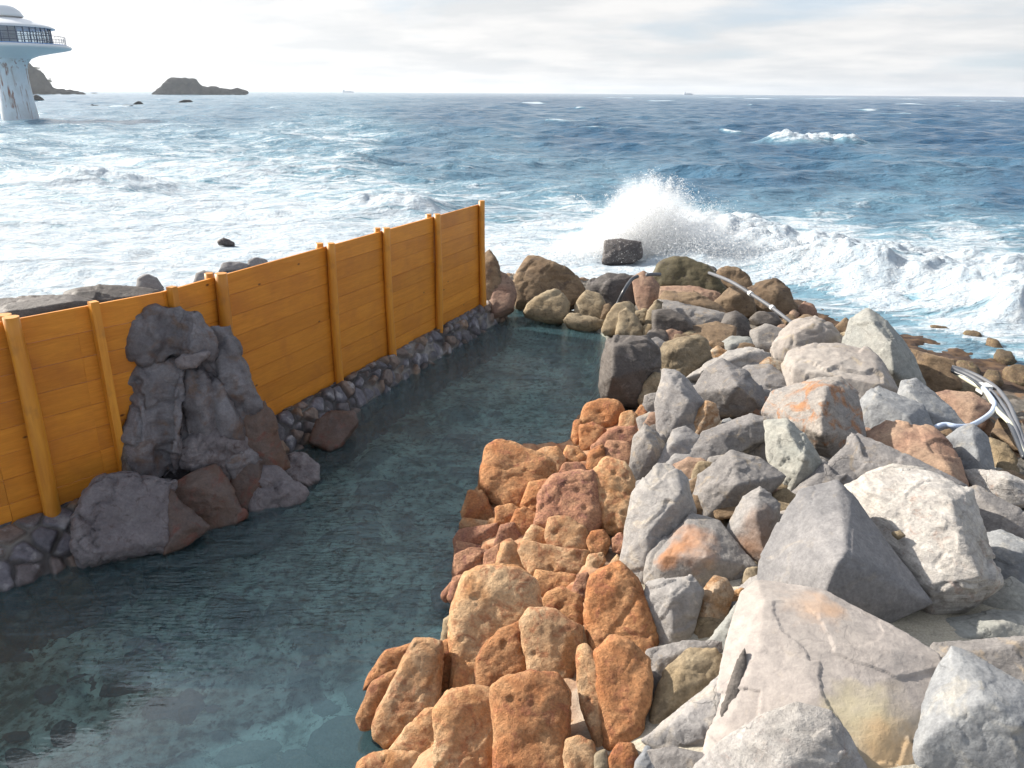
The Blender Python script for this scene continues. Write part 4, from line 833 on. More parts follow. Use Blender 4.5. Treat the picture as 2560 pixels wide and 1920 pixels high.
# fine thrown fingers
for k in range(46):
    px = rng.normal(1402, 55); top = rng.uniform(358, 440)+abs(px-1402)*.5; n = 240
    base = DZ(px, 545, -.5); hd = math.hypot(base[0], base[1]); z0 = atdist(px/.8641, (top+40)/.8641, hd)[2]; z1 = atdist(px/.8641, top/.8641, hd)[2]
    u = rng.random(n); x = base[0]+(px-1402)*.003*u*2+rng.normal(0, .05, n); pos.append(np.stack([x, base[1]+rng.normal(0,.3)+rng.normal(0,.06,n), z0+(z1-z0)*u], 1)); siz.append(rng.uniform(.008,.02,n))
pos = [p_[::2] for p_ in pos]; siz = [p_[::2]*.85 for p_ in siz]
pos = np.concatenate(pos); siz = np.concatenate(siz)
droplets('spray', pos, siz, msp, 'white burst of spray thrown up where the wave hits the rocks', 'spray')

mb_ = DZ(1480, 555, -.6); mA = atdist(1195/.8641, 540/.8641, math.hypot(mb_[0], mb_[1]))[0]; mB = atdist(1730/.8641, 540/.8641, math.hypot(mb_[0], mb_[1]))[0]
mmi = bpy.data.materials.new('spray_mist'); mmi.use_nodes = True; nt = NT(mmi); nt.n.remove(nt.n['Principled BSDF'])
tg_ = nt.new('ShaderNodeTexCoord').outputs['Object']; sp_ = nt.new('ShaderNodeSeparateXYZ'); nt.link(tg_, sp_.inputs[0])
rx = nt.new('ShaderNodeValToRGB'); rx.color_ramp.interpolation = 'B_SPLINE'; el = rx.color_ramp.elements; el[0].position = 0; el[0].color = (0,0,0,1); el[1].position = 1; el[1].color = (0,0,0,1)
for p_, v_ in ((.12,.22),(.26,.62),(.38,1.0),(.5,.85),(.62,.5),(.8,.32)): e = el.new(p_); e.color = (v_,v_,v_,1)
nt.link(nt.math('DIVIDE', sp_.outputs[0], float(mB-mA)), rx.inputs[0])
zn = nt.math('DIVIDE', sp_.outputs[2], 3.0)
nz = nt.noise(tg_, 1.5, 5, .6, .2); nz2 = nt.noise(tg_, 5, 4, .6)
dd_ = nt.math('SUBTRACT', nt.math('ADD', rx.outputs[0], nt.math('MULTIPLY', nt.math('SUBTRACT', nz, .5), 1.0)), nt.math('MULTIPLY', zn, 1.15))
dd_ = nt.math('ADD', dd_, nt.math('MULTIPLY', nt.math('SUBTRACT', nz2, .5), .4))
fy = nt.math('SUBTRACT', 1.0, nt.math('POWER', nt.math('ABSOLUTE', nt.math('DIVIDE', sp_.outputs[1], 1.5)), 2.0), clamp=True)
dd_ = nt.math('MULTIPLY', nt.math('MULTIPLY', nt.math('MULTIPLY', dd_, 2.2, clamp=True), nt.math('SUBTRACT', 1.15, zn)), nt.math('MULTIPLY', fy, 2.2))
dd_ = nt.math('MULTIPLY', dd_, nt.math('SUBTRACT', 1.0, nt.math('POWER', zn, 6.0), clamp=True), clamp=False)
pv = nt.new('ShaderNodeVolumePrincipled'); pv.inputs['Color'].default_value = (.985,.99,1,1); pv.inputs['Anisotropy'].default_value = .2; nt.link(nt.math('MAXIMUM', dd_, 0), pv.inputs['Density'])
nt.link(pv.outputs[0], nt.n['Material Output'].inputs['Volume'])
W_ = mB-mA; mo_ = mesh_np('spray_mist', [(x, y, z) for z in (-.2, 3.0) for x, y in ((0,-1.5),(W_,-1.5),(W_,1.5),(0,1.5))], [(0,3,2,1),(4,5,6,7),(0,1,5,4),(1,2,6,5),(2,3,7,6),(3,0,4,7)], [mmi], smooth=False)
mo_.location = (mA, mb_[1]+1.3, -.55); props(mo_, 'soft white mist hanging round the burst of spray', 'mist', None, 'stuff')
# ------------------------------------------------------------------ wooden fence
mwood, nt, b = mat_new('varnished_cedar'); tc = nt.new('ShaderNodeTexCoord').outputs['Object']; oi = nt.new('ShaderNodeObjectInfo')
bid = nt.attr('board').outputs['Fac']; cx = nt.new('ShaderNodeCombineXYZ'); nt.link(nt.math('MULTIPLY', bid, 17.3), cx.inputs[0]); nt.link(nt.math('MULTIPLY', bid, 5.1), cx.inputs[2])
p = nt.vmath('ADD', tc, cx.outputs[0]); mp = nt.new('ShaderNodeMapping'); nt.link(p, mp.inputs[0]); mp.inputs['Scale'].default_value = (.8,1,9)
n1 = nt.noise(mp.outputs[0], 1.6, 7, .62, .9); n2 = nt.noise(mp.outputs[0], 9, 5, .6, .2); n3 = nt.noise(p, 1.4, 4, .6, .3)
c = nt.mix(nt.ramp(n1, .38, .66), (.66,.265,.030), (.56,.205,.020)); c = nt.mix(nt.ramp(n3, .5, .72), c, (.50,.18,.025))
c = nt.mix(1.0, c, nt.ramp(n2, .3, .7, (.9,.89,.88,1), (1.07,1.07,1.06,1)), 'MULTIPLY')
kn = nt.new('ShaderNodeTexVoronoi'); kn.inputs['Scale'].default_value = 1.0; mk = nt.new('ShaderNodeMapping'); nt.link(p, mk.inputs[0]); mk.inputs['Scale'].default_value = (1.7,1,3.4); nt.link(mk.outputs[0], kn.inputs['Vector'])
c = nt.mix(nt.ramp(kn.outputs['Distance'], .02, .06, (1,1,1,1), (0,0,0,1)), c, (.10,.035,.01))
c = nt.mix(1.0, c, nt.ramp(bid, 0, 1, (.86,.84,.8,1), (1.08,1.08,1.08,1)), 'MULTIPLY')
nt.link(c, b.inputs['Base Color']); b.inputs['Roughness'].default_value = .5; b.inputs['Specular IOR Level'].default_value = .35
nt.link(nt.bump(n2, .6, .003), b.inputs['Normal'])
mlog, nt, b = mat_new('varnished_log'); tc = nt.new('ShaderNodeTexCoord').outputs['Object']; mp = nt.new('ShaderNodeMapping'); nt.link(tc, mp.inputs[0]); mp.inputs['Scale'].default_value = (6,6,.7)
oi = nt.new('ShaderNodeObjectInfo'); n1 = nt.noise(mp.outputs[0], 2.2, 6, .6, .6); n2 = nt.noise(tc, 2.0, 4, .6)
c = nt.mix(nt.ramp(n1, .38, .66), (.64,.28,.03), (.50,.19,.02)); c = nt.mix(nt.ramp(n2, .55, .75), c, (.22,.095,.03))
c = nt.mix(1.0, c, nt.ramp(oi.outputs['Random'], 0, 1, (.85,.82,.8,1), (1.1,1.1,1.1,1)), 'MULTIPLY')
nt.link(c, b.inputs['Base Color']); b.inputs['Roughness'].default_value = .45; nt.link(nt.bump(n1, .6, .006), b.inputs['Normal'])
ZB, ZT = .36, 2.38
PB = np.array([[-6.6,5.45],[-4.86,6.72],[-3.72,8.1],[-.66,15.19]])
PB[2] = (-3.70, 8.12)
fence = empty('wooden_fence', (PB[2][0], PB[2][1], ZB), 'tall orange varnished board fence with round log posts along the pool', 'fence')
fl = np.array([PB[2][0], PB[2][1], ZB])
def box_between(a, b_, z0, z1, t0, t1):   # plank from a to b in plan, normal offsets t0..t1
    d = (b_-a)/np.linalg.norm(b_-a); n = np.array([d[1], -d[0]])   # towards the pool
    q = [a+n*t0, b_+n*t0, b_+n*t1, a+n*t1]; v = [(*x, z0) for x in q]+[(*x, z1) for x in q]
    return v, [(0,3,2,1),(4,5,6,7),(0,1,5,4),(1,2,6,5),(2,3,7,6),(3,0,4,7)]
def panel(a, b_, nb):
    r_ = random.Random(a[0]); V, Fc, B = [], [], []; z = ZB-.02; H_ = (ZT-ZB+.0)/nb
    d = (b_-a)/np.linalg.norm(b_-a)
    for k in range(nb):
        v, f = box_between(a, b_, z, z+H_-.005, -.018+r_.uniform(-.003,.003), .014+r_.uniform(-.003,.003))
        Fc += [tuple(i+len(V) for i in q) for q in f]; V += v; B += [r_.random()]*8; z += H_
    ang = math.atan2(d[1], d[0]); mid = np.array([*((a+b_)/2), ZB])
    V = np.array(V)-mid; c_, s_ = math.cos(-ang), math.sin(-ang); V = np.stack([c_*V[:,0]-s_*V[:,1], s_*V[:,0]+c_*V[:,1], V[:,2]], 1)
    o = mesh_np('board_panel', V, Fc, [mwood], smooth=False, parent=fence, attrs={'board': B}); o.location = mid-fl; o.rotation_euler = (0,0,ang)
    # thin cap board on top
    v, f = box_between(a, b_, ZT, ZT+.018, -.022, .018); V = np.array(v)-mid; V = np.stack([c_*V[:,0]-s_*V[:,1], s_*V[:,0]+c_*V[:,1], V[:,2]], 1)
def tpos(u, a, b_): return a+(b_-a)*u
A0, A1, A2, A3 = PB
def u_at(px, py, a, b_, z):     # where along a-b the pixel falls
    q = DZ(px, py, z)[:2]; e = b_-a; return float((q-a)@e/(e@e))
UB = [u_at(px, py, A2, A3, .38) for px, py in ((708,822),(840,765),(945,710),(1035,660))]
uB0 = u_at(490, 590, A2, A3, 2.42)
segs = [(A0, A1), (A1, tpos(.5, A1, A2)), (tpos(.5, A1, A2), A2)]
cutsB = [0, uB0]+UB
for a, b_ in segs: panel(a, b_, 8)
for u0, u1 in zip(cutsB[:-1], cutsB[1:]): panel(tpos(u0, A2, A3), tpos(u1, A2, A3), 8)
def log_post(c, n, r0=.062, top=.03, front=True, sq=False, h0=.0, lean=0):
    seg, ring = 16, 14; V, Fc = [], []; r_ = random.Random(c[0]+r0)
    z0 = ZB-.25+h0; z1 = ZT+top; ofs = n*(r0+.014 if front else -(r0+.018)); ph_ = r_.uniform(0, 6)
    for k in range(ring):
        t = k/(ring-1); z = z0+(z1-z0)*t; rad = r0*(1.08-.14*t)*(1+.035*math.sin(7*t+ph_)); dx = .012*math.sin(4*t+ph_)
        for s in range(seg):
            a = 2*math.pi*s/seg
            if sq:
                ca, sa = math.cos(a+math.pi/4), math.sin(a+math.pi/4); m_ = max(abs(ca), abs(sa)); rx = r0*.8/m_; V.append((rx*ca, rx*sa, z-ZB))
            else: V.append(((rad)*math.cos(a)*(1+.03*math.sin(3*a+ph_))+dx, rad*math.sin(a), z-ZB))
    for k in range(ring-1):
        for s in range(seg): Fc.append((k*seg+s, k*seg+(s+1)%seg, (k+1)*seg+(s+1)%seg, (k+1)*seg+s))
    Fc.append(tuple((ring-1)*seg+s for s in range(seg))); Fc.append(tuple(seg-1-s for s in range(seg)))
    o = mesh_np('post', V, Fc, [mlog], smooth=not sq, parent=fence)
    if not sq:
        sm = np.ones(len(o.data.polygons), bool); sm[-2:] = False; o.data.polygons.foreach_set('use_smooth', sm)
    o.location = np.array([c[0]+ofs[0], c[1]+ofs[1], ZB])-fl
    if sq: o.rotation_euler = (0, 0, math.atan2(n[1], n[0]))
    return o
dA = (A1-A0)/np.linalg.norm(A1-A0); dA2 = (A2-A1)/np.linalg.norm(A2-A1); dB = (A3-A2)/np.linalg.norm(A3-A2)
nA = np.array([dA2[1], -dA2[0]]); nB = np.array([dB[1], -dB[0]])
# near round log, its bottom was read at (110,1115)
cN = np.array([-4.62, 6.95]); log_post(cN-nA*.02, nA, .075)
log_post(A0+.2*dA, nA, .075)
uS = u_at(222, 655, A1, A2, 2.42); log_post(tpos(uS, A1, A2), nA, .05, .02, sq=True)
uS = u_at(392, 618, A2, A3, 2.42); log_post(tpos(uS, A2, A3), nB, .05, .02, sq=True)
for u in [uB0]+UB[:3]:
    c = tpos(u, A2, A3); log_post(c, nB, +.072 if u == uB0 else .062); log_post(c-dB*.02, nB, .055, .02, front=False)
log_post(tpos(UB[3], A2, A3), nB, .06, .05)
log_post(cN-nA*.02, nA, .07, .02, front=False)

# ------------------------------------------------------------------ mortared stone wall under the fence
pa = np.array([[-7.2,4.9],[-4.95,6.62],[-3.66,8.05],[-.66,15.19],[-.45,15.8]])
sl = np.r_[0, np.cumsum(np.linalg.norm(np.diff(pa, axis=0), axis=1))]
NS, NP = 900, 80
s_ = np.linspace(0, sl[-1], NS); cxy = np.stack([np.interp(s_, sl, pa[:,0]), np.interp(s_, sl, pa[:,1])], 1)
tg = np.gradient(cxy, axis=0); kk = 25; ker = np.ones(kk)/kk
tg = np.stack([np.convolve(np.pad(tg[:,i], kk//2, 'edge'), ker, 'valid') for i in (0,1)], 1); tg /= np.linalg.norm(tg, axis=1)[:,None]; nn = np.stack([tg[:,1], -tg[:,0]], 1)
wd = np.interp(s_, [0, 3.0, 4.3, 5.5, 9, sl[-1]], [.95,.72,.60,.50,.34,.40])
u = np.linspace(0, 1, NP)
offn = np.where(u < .25, -.22+.22*u/.25, ((u-.25)/.75)**.9); zp = np.where(u < .25, .30+.08*u/.25, .38-.95*((u-.25)/.75)**1.7)
Pw = cxy[:,None,:] + nn[:,None,:]*np.where(offn[None,:] < 0, offn[None,:], offn[None,:]*wd[:,None]*1.15)[:,:,None]
Pz = np.broadcast_to(zp[None,:], (NS, NP)); W3 = np.concatenate([Pw, Pz[:,:,None]], 2).reshape(-1,3)
wq = W3*4.7+.14*np.stack([fbm(W3*5, 2, 51), fbm(W3*5, 2, 52), fbm(W3*5, 2, 53)], 1)
a1, a2, aid, _ = worley(wq, 61, .85); e_ = ss(.03, .26, a2-a1+.12*fbm(W3*7, 3, 57))
nrm = np.stack([np.broadcast_to(nn[:,None,0], (NS,NP)), np.broadcast_to(nn[:,None,1], (NS,NP)), np.full((NS,NP), .8)], 2).reshape(-1,3)
W3 = W3 + nrm*(e_*.06*(.45+aid*.8)+.012*fbm(W3*9, 3, 55))[:,None]
iw = np.arange(NS*NP).reshape(NS, NP); fw = np.stack([iw[:-1,:-1].ravel(), iw[1:,:-1].ravel(), iw[1:,1:].ravel(), iw[:-1,1:].ravel()], 1)[:, ::-1]
mwl, nt, b = mat_new('mortared_wall'); g = nt.new('ShaderNodeNewGeometry').outputs['Position']
cid_ = nt.attr('cell').outputs['Fac']; mo = nt.attr('mortar').outputs['Fac']
c = nt.ramp(cid_, 0, 1, (.13,.125,.145,1), (.20,.135,.09,1), (.5,(.085,.085,.10,1)))
n1 = nt.noise(g, 14, 6, .65); c = nt.mix(1.0, c, nt.ramp(n1, .3, .7, (.6,.6,.62,1), (1.5,1.45,1.45,1)), 'MULTIPLY')
c = nt.mix(nt.ramp(nt.noise(g, 5, 5), .55, .66), c, (.28,.27,.28))
mort = nt.mix(nt.ramp(nt.noise(g, 1.5, 3), .45, .6), (.05,.045,.045), (.24,.22,.20))
c = nt.mix(mo, mort, c); nt.link(c, b.inputs['Base Color']); b.inputs['Roughness'].default_value = .6; nt.link(nt.bump(n1, 1, .012), b.inputs['Normal'])
wo = mesh_np('stone_wall', W3, fw, [mwl], attrs={'cell': aid, 'mortar': e_}, loc=(-3.66,8.05,0)); props(wo, 'low mortared wall of small dark stones under the board fence', 'wall')

# ------------------------------------------------------------------ observation tower in the sea
tb = DZ(45, 258, -.6); TD = math.hypot(tb[0], tb[1]); mpp = .0248
tx, ty = tb[0], tb[1]
mtw, nt, b = mat_new('tower_white_paint'); g = nt.new('ShaderNodeTexCoord').outputs['Object']
mp = nt.new('ShaderNodeMapping'); nt.link(g, mp.inputs[0]); mp.inputs['Scale'].default_value = (1.3,1.3,.16)
n1 = nt.noise(mp.outputs[0], 1.3, 5, .6, .2); n2 = nt.noise(g, .5, 4)
c = nt.mix(nt.ramp(n1, .54, .61), (.66,.70,.74), (.26,.11,.07)); c = nt.mix(nt.ramp(n2, .45, .7), c, (.55,.57,.58)); nt.link(c, b.inputs['Base Color']); b.inputs['Roughness'].default_value = .5
mtp = simple('tower_clean_paint', (.70,.72,.74), .4); mtb = simple('tower_blue_band', (.10,.33,.72), .4); mdk = simple('tower_dark_frame', (.10,.12,.17), .5)
mgl, nt, b = mat_new('tower_glass'); nt.n.remove(b); tr = nt.new('ShaderNodeBsdfTransparent'); tr.inputs['Color'].default_value = (.62,.70,.76,1); gl = nt.new('ShaderNodeBsdfGlossy'); gl.inputs['Roughness'].default_value = .05
m1 = nt.new('ShaderNodeMixShader'); m1.inputs[0].default_value = .15; nt.link(tr.outputs[0], m1.inputs[1]); nt.link(gl.outputs[0], m1.inputs[2]); nt.link(m1.outputs[0], nt.n['Material Output'].inputs['Surface'])
tower = empty('observation_tower', (tx, ty, -.6), 'white sea observation tower with a saucer shaped deck and rust streaked column', 'tower')
tower.scale = (.77, .77, 1)
def lathe(name, prof, mat, parent, seg=72, close=True):
    V, Fc = [], []
    for r_, z in prof:
        for s in range(seg): a = 2*math.pi*s/seg; V.append((r_*math.cos(a), r_*math.sin(a), z+.6))
    for k in range(len(prof)-1):
        for s in range(seg): Fc.append((k*seg+s, k*seg+(s+1)%seg, (k+1)*seg+(s+1)%seg, (k+1)*seg+s))
    return mesh_np(name, V, Fc, [mat], parent=parent)
lathe('column', [(3.75,-2.5),(3.7,-.6),(3.65,.5),(3.45,2.2),(3.25,4.2),(3.15,6.2),(3.2,7.6),(3.6,8.5),(4.4,9.25)], mtw, tower)
lathe('saucer', [(4.4,9.25),(6.0,9.75),(8.5,10.15),(11.0,10.5),(12.5,10.75),(12.85,11.0),(12.7,11.25),(12.2,11.42)], mtp, tower)
lathe('blue_band', [(12.22,11.43),(12.0,11.50),(11.6,11.56),(9.2,11.60),(0.5,11.60)], mtb, tower)
lathe('glass_wall', [(9.1,11.62),(9.1,14.1)], mgl, tower)
for k in range(40):
    a = 2*math.pi*k/40; o = mesh_np('mullion', [(9.15*math.cos(a)+dx*-math.sin(a)+ex*math.cos(a), 9.15*math.sin(a)+dx*math.cos(a)+ex*math.sin(a), z) for z in (12.2,14.75) for dx, ex in ((-.09,-.08),(.09,-.08),(.09,.08),(-.09,.08))],
        [(0,3,2,1),(4,5,6,7),(0,1,5,4),(1,2,6,5),(2,3,7,6),(3,0,4,7)], [mdk], smooth=False, parent=tower)
lathe('window_rail', [(9.2,12.0),(9.28,12.0),(9.28,12.12),(9.2,12.12)], mdk, tower); 
lathe('transom', [(9.2,13.2),(9.27,13.2),(9.27,13.3),(9.2,13.3)], mdk, tower)
lathe('core_wall', [(2.6,11.6),(2.6,14.6)], mtp, tower)
lathe('roof', [(9.0,14.05),(10.1,13.95),(10.15,14.08),(9.2,14.45),(7.2,15.0),(5.0,15.45),(3.2,15.7),(2.5,15.75)], mtp, tower)
lathe('ceiling', [(9.3,14.04),(4,14.2),(.3,14.3)], mtp, tower)
lathe('dome', [(4.3,15.75),(4.5,15.9),(4.35,16.1),(3.9,16.7),(3.0,17.25),(1.8,17.6),(.5,17.75),(.01,17.76)], mtp, tower)
lathe('railing', [(11.75,12.72),(11.83,12.72),(11.83,12.80),(11.75,12.80),(11.75,12.72)], mdk, tower)
lathe('mid_rail', [(11.78,12.2),(11.82,12.2),(11.82,12.25),(11.78,12.25)], mdk, tower)
for k in range(60):
    a = 2*math.pi*k/60; mesh_np('railing_post', [((11.79+e)*math.cos(a)-d*math.sin(a), (11.79+e)*math.sin(a)+d*math.cos(a), z) for z in (12.1,13.35) for d, e in ((-.03,-.03),(.03,-.03),(.03,.03),(-.03,.03))],
        [(0,3,2,1),(4,5,6,7),(0,1,5,4),(1,2,6,5),(2,3,7,6),(3,0,4,7)], [mdk], smooth=False, parent=tower)
# ------------------------------------------------------------------ trees on the headland
mlf = simple('far_foliage', (.045,.055,.03), .9); mtk = simple('far_bark', (.05,.04,.03), .9)
for k, (px, py, hh, lab) in enumerate(((75,152,9,'leaning pine nearest the tower on the headland'),(90,166,8,'middle pine on the headland crest'),(103,176,7,'lowest windblown pine on the headland slope'))):
    q = atdist(px/.8641, py/.8641, 1095); t = empty('pine_tree', q-np.array([0,0,hh*.6]), lab, 'tree', 'pines on the headland')
    V = []; Fc = []
    for z, r_ in ((-4,.35),(hh*.5,.25),(hh*.9,.1)):
        for s in range(6): V.append((r_*math.cos(s*1.047)+z*.15, r_*math.sin(s*1.047), z))
    for a in range(2):
        for s in range(6): Fc.append((a*6+s, a*6+(s+1)%6, a*6+6+(s+1)%6, a*6+6+s))
    mesh_np('trunk', V, Fc, [mtk], parent=t)
    n = 500; ctr = np.array([[hh*.12+rng.normal(0,2.6), rng.normal(0,2), hh*rng.uniform(.45,1.0)] for _ in range(9)])
    pts = ctr[rng.integers(0,9,n)]+rng.normal(0,1,(n,3))*[1.1,1.0,.45]
    tri = rng.normal(0,.35,(n,3,3))+pts[:,None]; mesh_np('crown', tri.reshape(-1,3), np.arange(n*3).reshape(-1,3), [mlf], smooth=False, parent=t)

# ------------------------------------------------------------------ ships on the horizon
mh = simple('ship_hull', (.62,.65,.70), .6)
for px, py, ln, lab in ((752,194,55,'tiny pale cargo ship on the horizon right of the islet'),(1487,200.5,45,'tiny pale ship on the horizon above the breaking wave')):
    q = atdist(px/.8641, py/.8641, 4200); s = empty('ship', (q[0], q[1], -.6), lab, 'ship', 'ships on the horizon')
    L_ = ln/2; v = [(-L_,-5,0),(L_*.85,-5,0),(L_,0,0),(L_*.85,5,0),(-L_,5,0),(-L_*1.03,-6,5),(L_*.9,-6,5),(L_*1.15,0,6.5),(L_*.9,6,5),(-L_*1.03,6,5)]
    mesh_np('hull', v, [(0,1,6,5),(1,2,7,6),(2,3,8,7),(3,4,9,8),(4,0,5,9),(5,6,7,8,9)], [mh], smooth=False, parent=s)
    def bx(n_, x0, x1, y0, y1, z0, z1): mesh_np(n_, [(x,y,z) for z in (z0,z1) for x,y in ((x0,y0),(x1,y0),(x1,y1),(x0,y1))], [(0,3,2,1),(4,5,6,7),(0,1,5,4),(1,2,6,5),(2,3,7,6),(3,0,4,7)], [mh], smooth=False, parent=s)
    bx('bridge', -L_*.9, -L_*.6, -5, 5, 5, 12); bx('funnel', -L_*.85, -L_*.75, -1.5, 1.5, 12, 15); bx('cargo', -L_*.4, L_*.6, -4, 4, 5.1, 8)

# ------------------------------------------------------------------ pipes and hoses
def tube(name, pts, rad, mat, parent=None, seg=10):
    P = np.array(pts, float); m = 12; out = []
    Q = np.vstack([2*P[0]-P[1], P, 2*P[-1]-P[-2]])
    for i in range(1, len(Q)-2):
        for t in np.linspace(0, 1, m, endpoint=False):
            out.append(.5*((2*Q[i])+(-Q[i-1]+Q[i+1])*t+(2*Q[i-1]-5*Q[i]+4*Q[i+1]-Q[i+2])*t*t+(-Q[i-1]+3*Q[i]-3*Q[i+1]+Q[i+2])*t**3))
    out.append(P[-1]); C_ = np.array(out); T = np.gradient(C_, axis=0); T /= np.linalg.norm(T, axis=1)[:,None]
    up = np.array([0,0,1.]); S1 = np.cross(T, up); S1 /= np.linalg.norm(S1, axis=1)[:,None]+1e-9; S2 = np.cross(S1, T)
    a = np.linspace(0, 2*math.pi, seg, endpoint=False)
    V = C_[:,None]+rad*(np.cos(a)[None,:,None]*S1[:,None]+np.sin(a)[None,:,None]*S2[:,None]); n = len(C_)
    Fc = [(k*seg+s, k*seg+(s+1)%seg, (k+1)*seg+(s+1)%seg, (k+1)*seg+s) for k in range(n-1) for s in range(seg)]
    Fc += [tuple(range(seg-1, -1, -1)), tuple((n-1)*seg+s for s in range(seg))]
    return mesh_np(name, V.reshape(-1,3), Fc, [mat], parent=parent)
def FP_(f, L): return [atz(*fr(f, x, y), z) for x, y, z in L]
mblk = simple('black_hose_rubber', (.05,.055,.065), .35); mgp = simple('grey_pipe_plastic', (.12,.125,.14), .6); mcr = simple('cream_pipe', (.55,.54,.42), .45); mlb = simple('pale_blue_hose', (.45,.53,.68), .4)
mwh = simple('white_fitting', (.7,.7,.68), .5); mblu = simple('blue_tape', (.06,.08,.5), .4)
h0 = tube('hose', FP_('P', [(1600,335,.95),(1545,365,.92),(1480,460,.80),(1420,580,.55),(1395,660,.40),(1388,715,.30)]), .035, mblk); props(h0, 'black hose bending down into the far corner of the pool', 'hose')
k1 = tube('hose_clamp', FP_('P', [(1408,622,.49),(1404,634,.47)]), .045, mwh); k1.parent = h0
k2 = tube('hose_end', FP_('P', [(1388,712,.30),(1384,760,.20)]), .055, mwh); k2.parent = h0
pf = tube('pipe', FP_('P', [(1680,322,.95),(1740,316,.95),(1810,318,.93)]), .035, mgp); props(pf, 'short blue grey pipe visible left of the mossy boulder', 'pipe')
gp = 'grey pipes running over the far boulders'
for k, (dz, dx, lab) in enumerate(((0,0,'upper long grey pipe over the far boulders'),(-.05,8,'lower long grey pipe just under the upper one'))):
    o = tube('pipe', FP_('A', [(590+dx,62,.2+dz),(680+dx,92+4*k,.66+dz),(770+dx,130+6*k,.80+dz),(860+dx,185+6*k,.72+dz),(960+dx,250+6*k,.62+dz),(1040+dx,310+6*k,.52+dz),(1110+dx,365+6*k,.40+dz)]), .036 if k == 0 else .03, mgp); props(o, lab, 'pipe', gp)
    if k == 0:
        for x, y, z in ((860,185,.72),(968,255,.61)):
            c_ = tube('pipe_clamp', FP_('A', [(x-4,y-3,z+.005),(x+6,y+4,z-.005)]), .05, mwh); c_.parent = o
gq = 'pipe bundle curving round the right side of the pile'
lines = [([(1060,455,.30),(1180,490,.28),(1320,555,.26),(1440,640,.24),(1530,760,.22),(1590,900,.2),(1640,1040,.18),(1700,1180,.15)], .030, mgp, 'outermost grey pipe of the bundle on the right'),
 ([(1060,468,.30),(1180,515,.28),(1310,590,.26),(1410,680,.24),(1500,800,.22),(1570,930,.2),(1630,1080,.18),(1690,1220,.15)], .028, mgp, 'middle grey pipe of the bundle on the right'),
 ([(1060,490,.28),(1200,550,.27),(1300,620,.26),(1390,710,.24),(1480,830,.22),(1550,950,.2),(1610,1090,.18),(1660,1210,.15)], .026, mblk, 'thin dark cable inside the pipe bundle on the right'),
 ([(1080,500,.26),(1230,590,.24),(1330,650,.24),(1390,740,.24),(1440,820,.22),(1540,920,.2),(1580,1010,.18),(1650,1160,.16),(1720,1250,.12)], .030, mcr, 'cream pipe on the inner side of the bundle on the right')]
for L_, r_, m_, lab in lines: props(tube('pipe', FP_('Q', [(a, b_, c_+.14+.30*float(ss(700, 950, b_))) for a, b_, c_ in L_]), r_, m_), lab, 'pipe', gq)
hl = tube('hose', FP_('Q', [(1320,630,.42),(1370,690,.44),(1412,760,.46),(1390,830,.5),(1300,900,.56),(1200,945,.62),(1100,950,.66),(1010,935,.66),(940,950,.64),(890,985,.56)]), .032, mlb); props(hl, 'pale blue hose looping off the pipe bundle between the rocks', 'hose')
c_ = FP_('Q', [(1330,635,.36)])[0]; e_ = .07
cb = mesh_np('connector', [(c_[0]+x*e_, c_[1]+y*e_, c_[2]+z*e_) for z in (-.9,.9) for x, y in ((-1,-1.2),(1,-1.2),(1,1.2),(-1,1.2))], [(0,3,2,1),(4,5,6,7),(0,1,5,4),(1,2,6,5),(2,3,7,6),(3,0,4,7)], [mwh], smooth=False); cb.parent = hl
for q in ((1350,665,.31),(1408,770,.315),(1090,950,.445)):
    a_ = np.array(FP_('Q', [q])[0]); t_ = tube('tape_band', [a_+[-.02,.01,0], a_+[.02,-.01,0]], .037, mblu); t_.parent = hl

# ------------------------------------------------------------------ sea air
mhz = bpy.data.materials.new('sea_air'); mhz.use_nodes = True; nt = NT(mhz); nt.n.remove(nt.n['Principled BSDF'])
pv = nt.new('ShaderNodeVolumePrincipled'); pv.inputs['Color'].default_value = (.93,.96,1,1); pv.inputs['Density'].default_value = .00008; pv.inputs['Anisotropy'].default_value = .5
nt.link(pv.outputs[0], nt.n['Material Output'].inputs['Volume'])
hz = mesh_np('haze', [(x, y, z) for z in (-9, 60) for x, y in ((-7300,-60),(7300,-60),(7300,7300),(-7300,7300))], [(0,3,2,1),(4,5,6,7),(0,1,5,4),(1,2,6,5),(2,3,7,6),(3,0,4,7)], [mhz], smooth=False); props(hz, kind='stuff')
# ------------------------------------------------------------------ light, sky, camera
SAZ, SEL = math.radians(-63), math.radians(30.5)      # azimuth from +Y towards +X, elevation
sd = Vector((math.sin(SAZ)*math.cos(SEL), math.cos(SAZ)*math.cos(SEL), math.sin(SEL)))
ld = bpy.data.lights.new('sun', 'SUN'); ld.energy = 4.8; ld.angle = math.radians(.6); ld.color = (1, .93, .82)
lo = bpy.data.objects.new('sun', ld); link(lo); lo.rotation_euler = sd.to_track_quat('Z', 'Y').to_euler(); lo.location = (0,0,30)
w = bpy.data.worlds.new('World'); SC.world = w; w.use_nodes = True
nt = NT(w); bg = nt.n['Background']
sk = nt.new('ShaderNodeTexSky', sky_type='NISHITA'); sk.sun_disc = False; sk.sun_elevation = SEL; sk.sun_rotation = SAZ; sk.air_density = 1.0; sk.dust_density = .4; sk.ozone_density = 1.6
tc = nt.new('ShaderNodeTexCoord').outputs['Generated']; sp = nt.new('ShaderNodeSeparateXYZ'); nt.link(tc, sp.inputs[0])
zz = nt.math('ADD', nt.math('MAXIMUM', sp.outputs[2], 0), .10); cb_ = nt.new('ShaderNodeCombineXYZ')
nt.link(nt.math('DIVIDE', sp.outputs[0], zz), cb_.inputs[0]); nt.link(nt.math('DIVIDE', sp.outputs[1], zz), cb_.inputs[1])
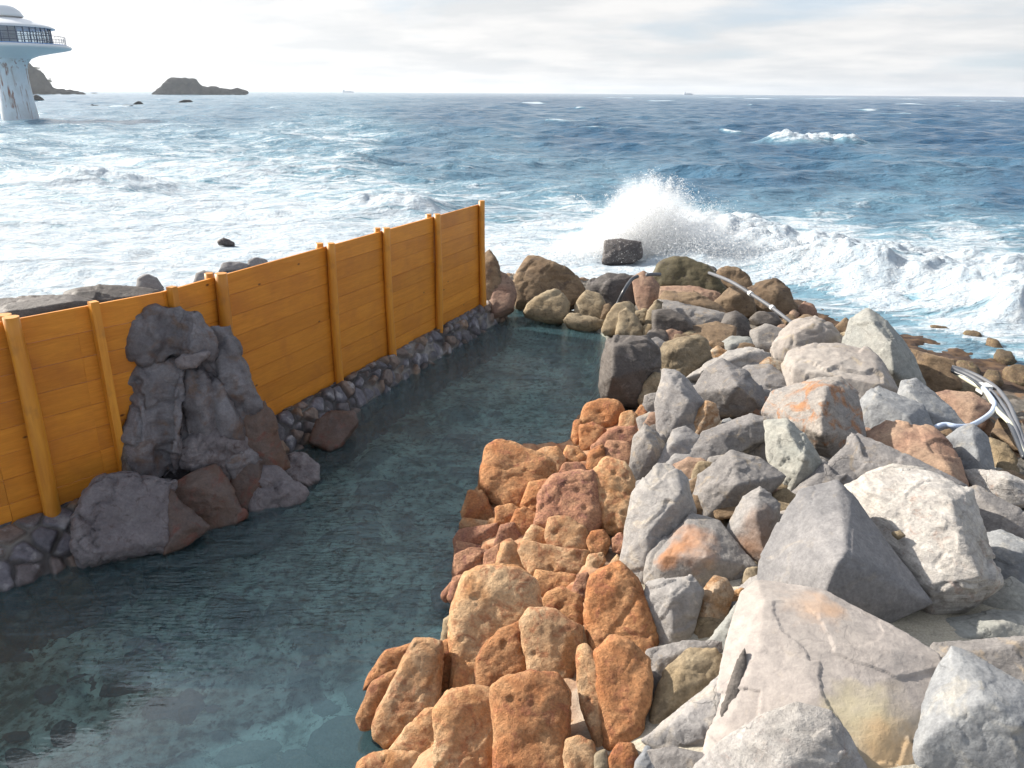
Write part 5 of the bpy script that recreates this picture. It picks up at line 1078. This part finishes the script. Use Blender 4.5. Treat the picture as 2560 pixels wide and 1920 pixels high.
n1 = nt.noise(cb_.outputs[0], .55, 9, .56, .4); n2 = nt.noise(cb_.outputs[0], 1.1, 6, .55)
cov = nt.math('ADD', n1, nt.math('ADD', nt.math('MULTIPLY', sp.outputs[0], -.14), nt.math('MULTIPLY', nt.math('SUBTRACT', sp.outputs[1], .85), .09)))
cov = nt.math('ADD', cov, nt.math('MULTIPLY', nt.ramp(sp.outputs[2], .0, .10, (1,1,1,1), (0,0,0,1)), .16))
cov = nt.math('SUBTRACT', cov, nt.math('MULTIPLY', nt.ramp(sp.outputs[2], .62, .80), .24))
cl = nt.ramp(cov, .38, .54, (.45,.45,.45,1))
shade = nt.ramp(n2, .40, .62, (8.0,8.15,8.3,1), (9.7,9.6,9.5,1))
dp = nt.new('ShaderNodeVectorMath', operation='DOT_PRODUCT'); nt.link(tc, dp.inputs[0]); dp.inputs[1].default_value = tuple(sd)
gp_ = nt.math('ADD', nt.math('MULTIPLY', nt.math('POWER', nt.math('MAXIMUM', dp.outputs['Value'], 0), 6), 2.1), 1.0)
cg = nt.new('ShaderNodeCombineXYZ')
for k in range(3): nt.link(gp_, cg.inputs[k])
nt.link(nt.vmath('MULTIPLY', nt.mix(cl, nt.mix(nt.ramp(sp.outputs[2], .6, .8, (.6,.6,.6,1), (0,0,0,1)), nt.vmath('MULTIPLY', sk.outputs[0], (1.2,1.25,1.35)), (5.0,6.8,9.0,1)), shade), cg.outputs[0]), bg.inputs['Color']); bg.inputs['Strength'].default_value = .05
cam = bpy.data.cameras.new('camera'); co = bpy.data.objects.new('camera', cam); link(co); SC.camera = co
cam.sensor_width = 36; cam.lens = 36*F/2560; cam.clip_end = 20000; cam.clip_start = .05
from mathutils import Matrix
co.matrix_world = Matrix.Translation((0,0,HC)) @ Matrix(RC.tolist()).to_4x4()
vs = SC.view_settings; SC.display_settings.display_device = 'sRGB'
vs.view_transform = 'Standard'; vs.look = 'None'; vs.exposure = 0.98; vs.gamma = 1; vs.use_curve_mapping = False
SC.cycles.use_denoising = True; SC.cycles.max_bounces = 9; SC.cycles.transparent_max_bounces = 24; SC.cycles.diffuse_bounces = 3; SC.cycles.volume_bounces = 3
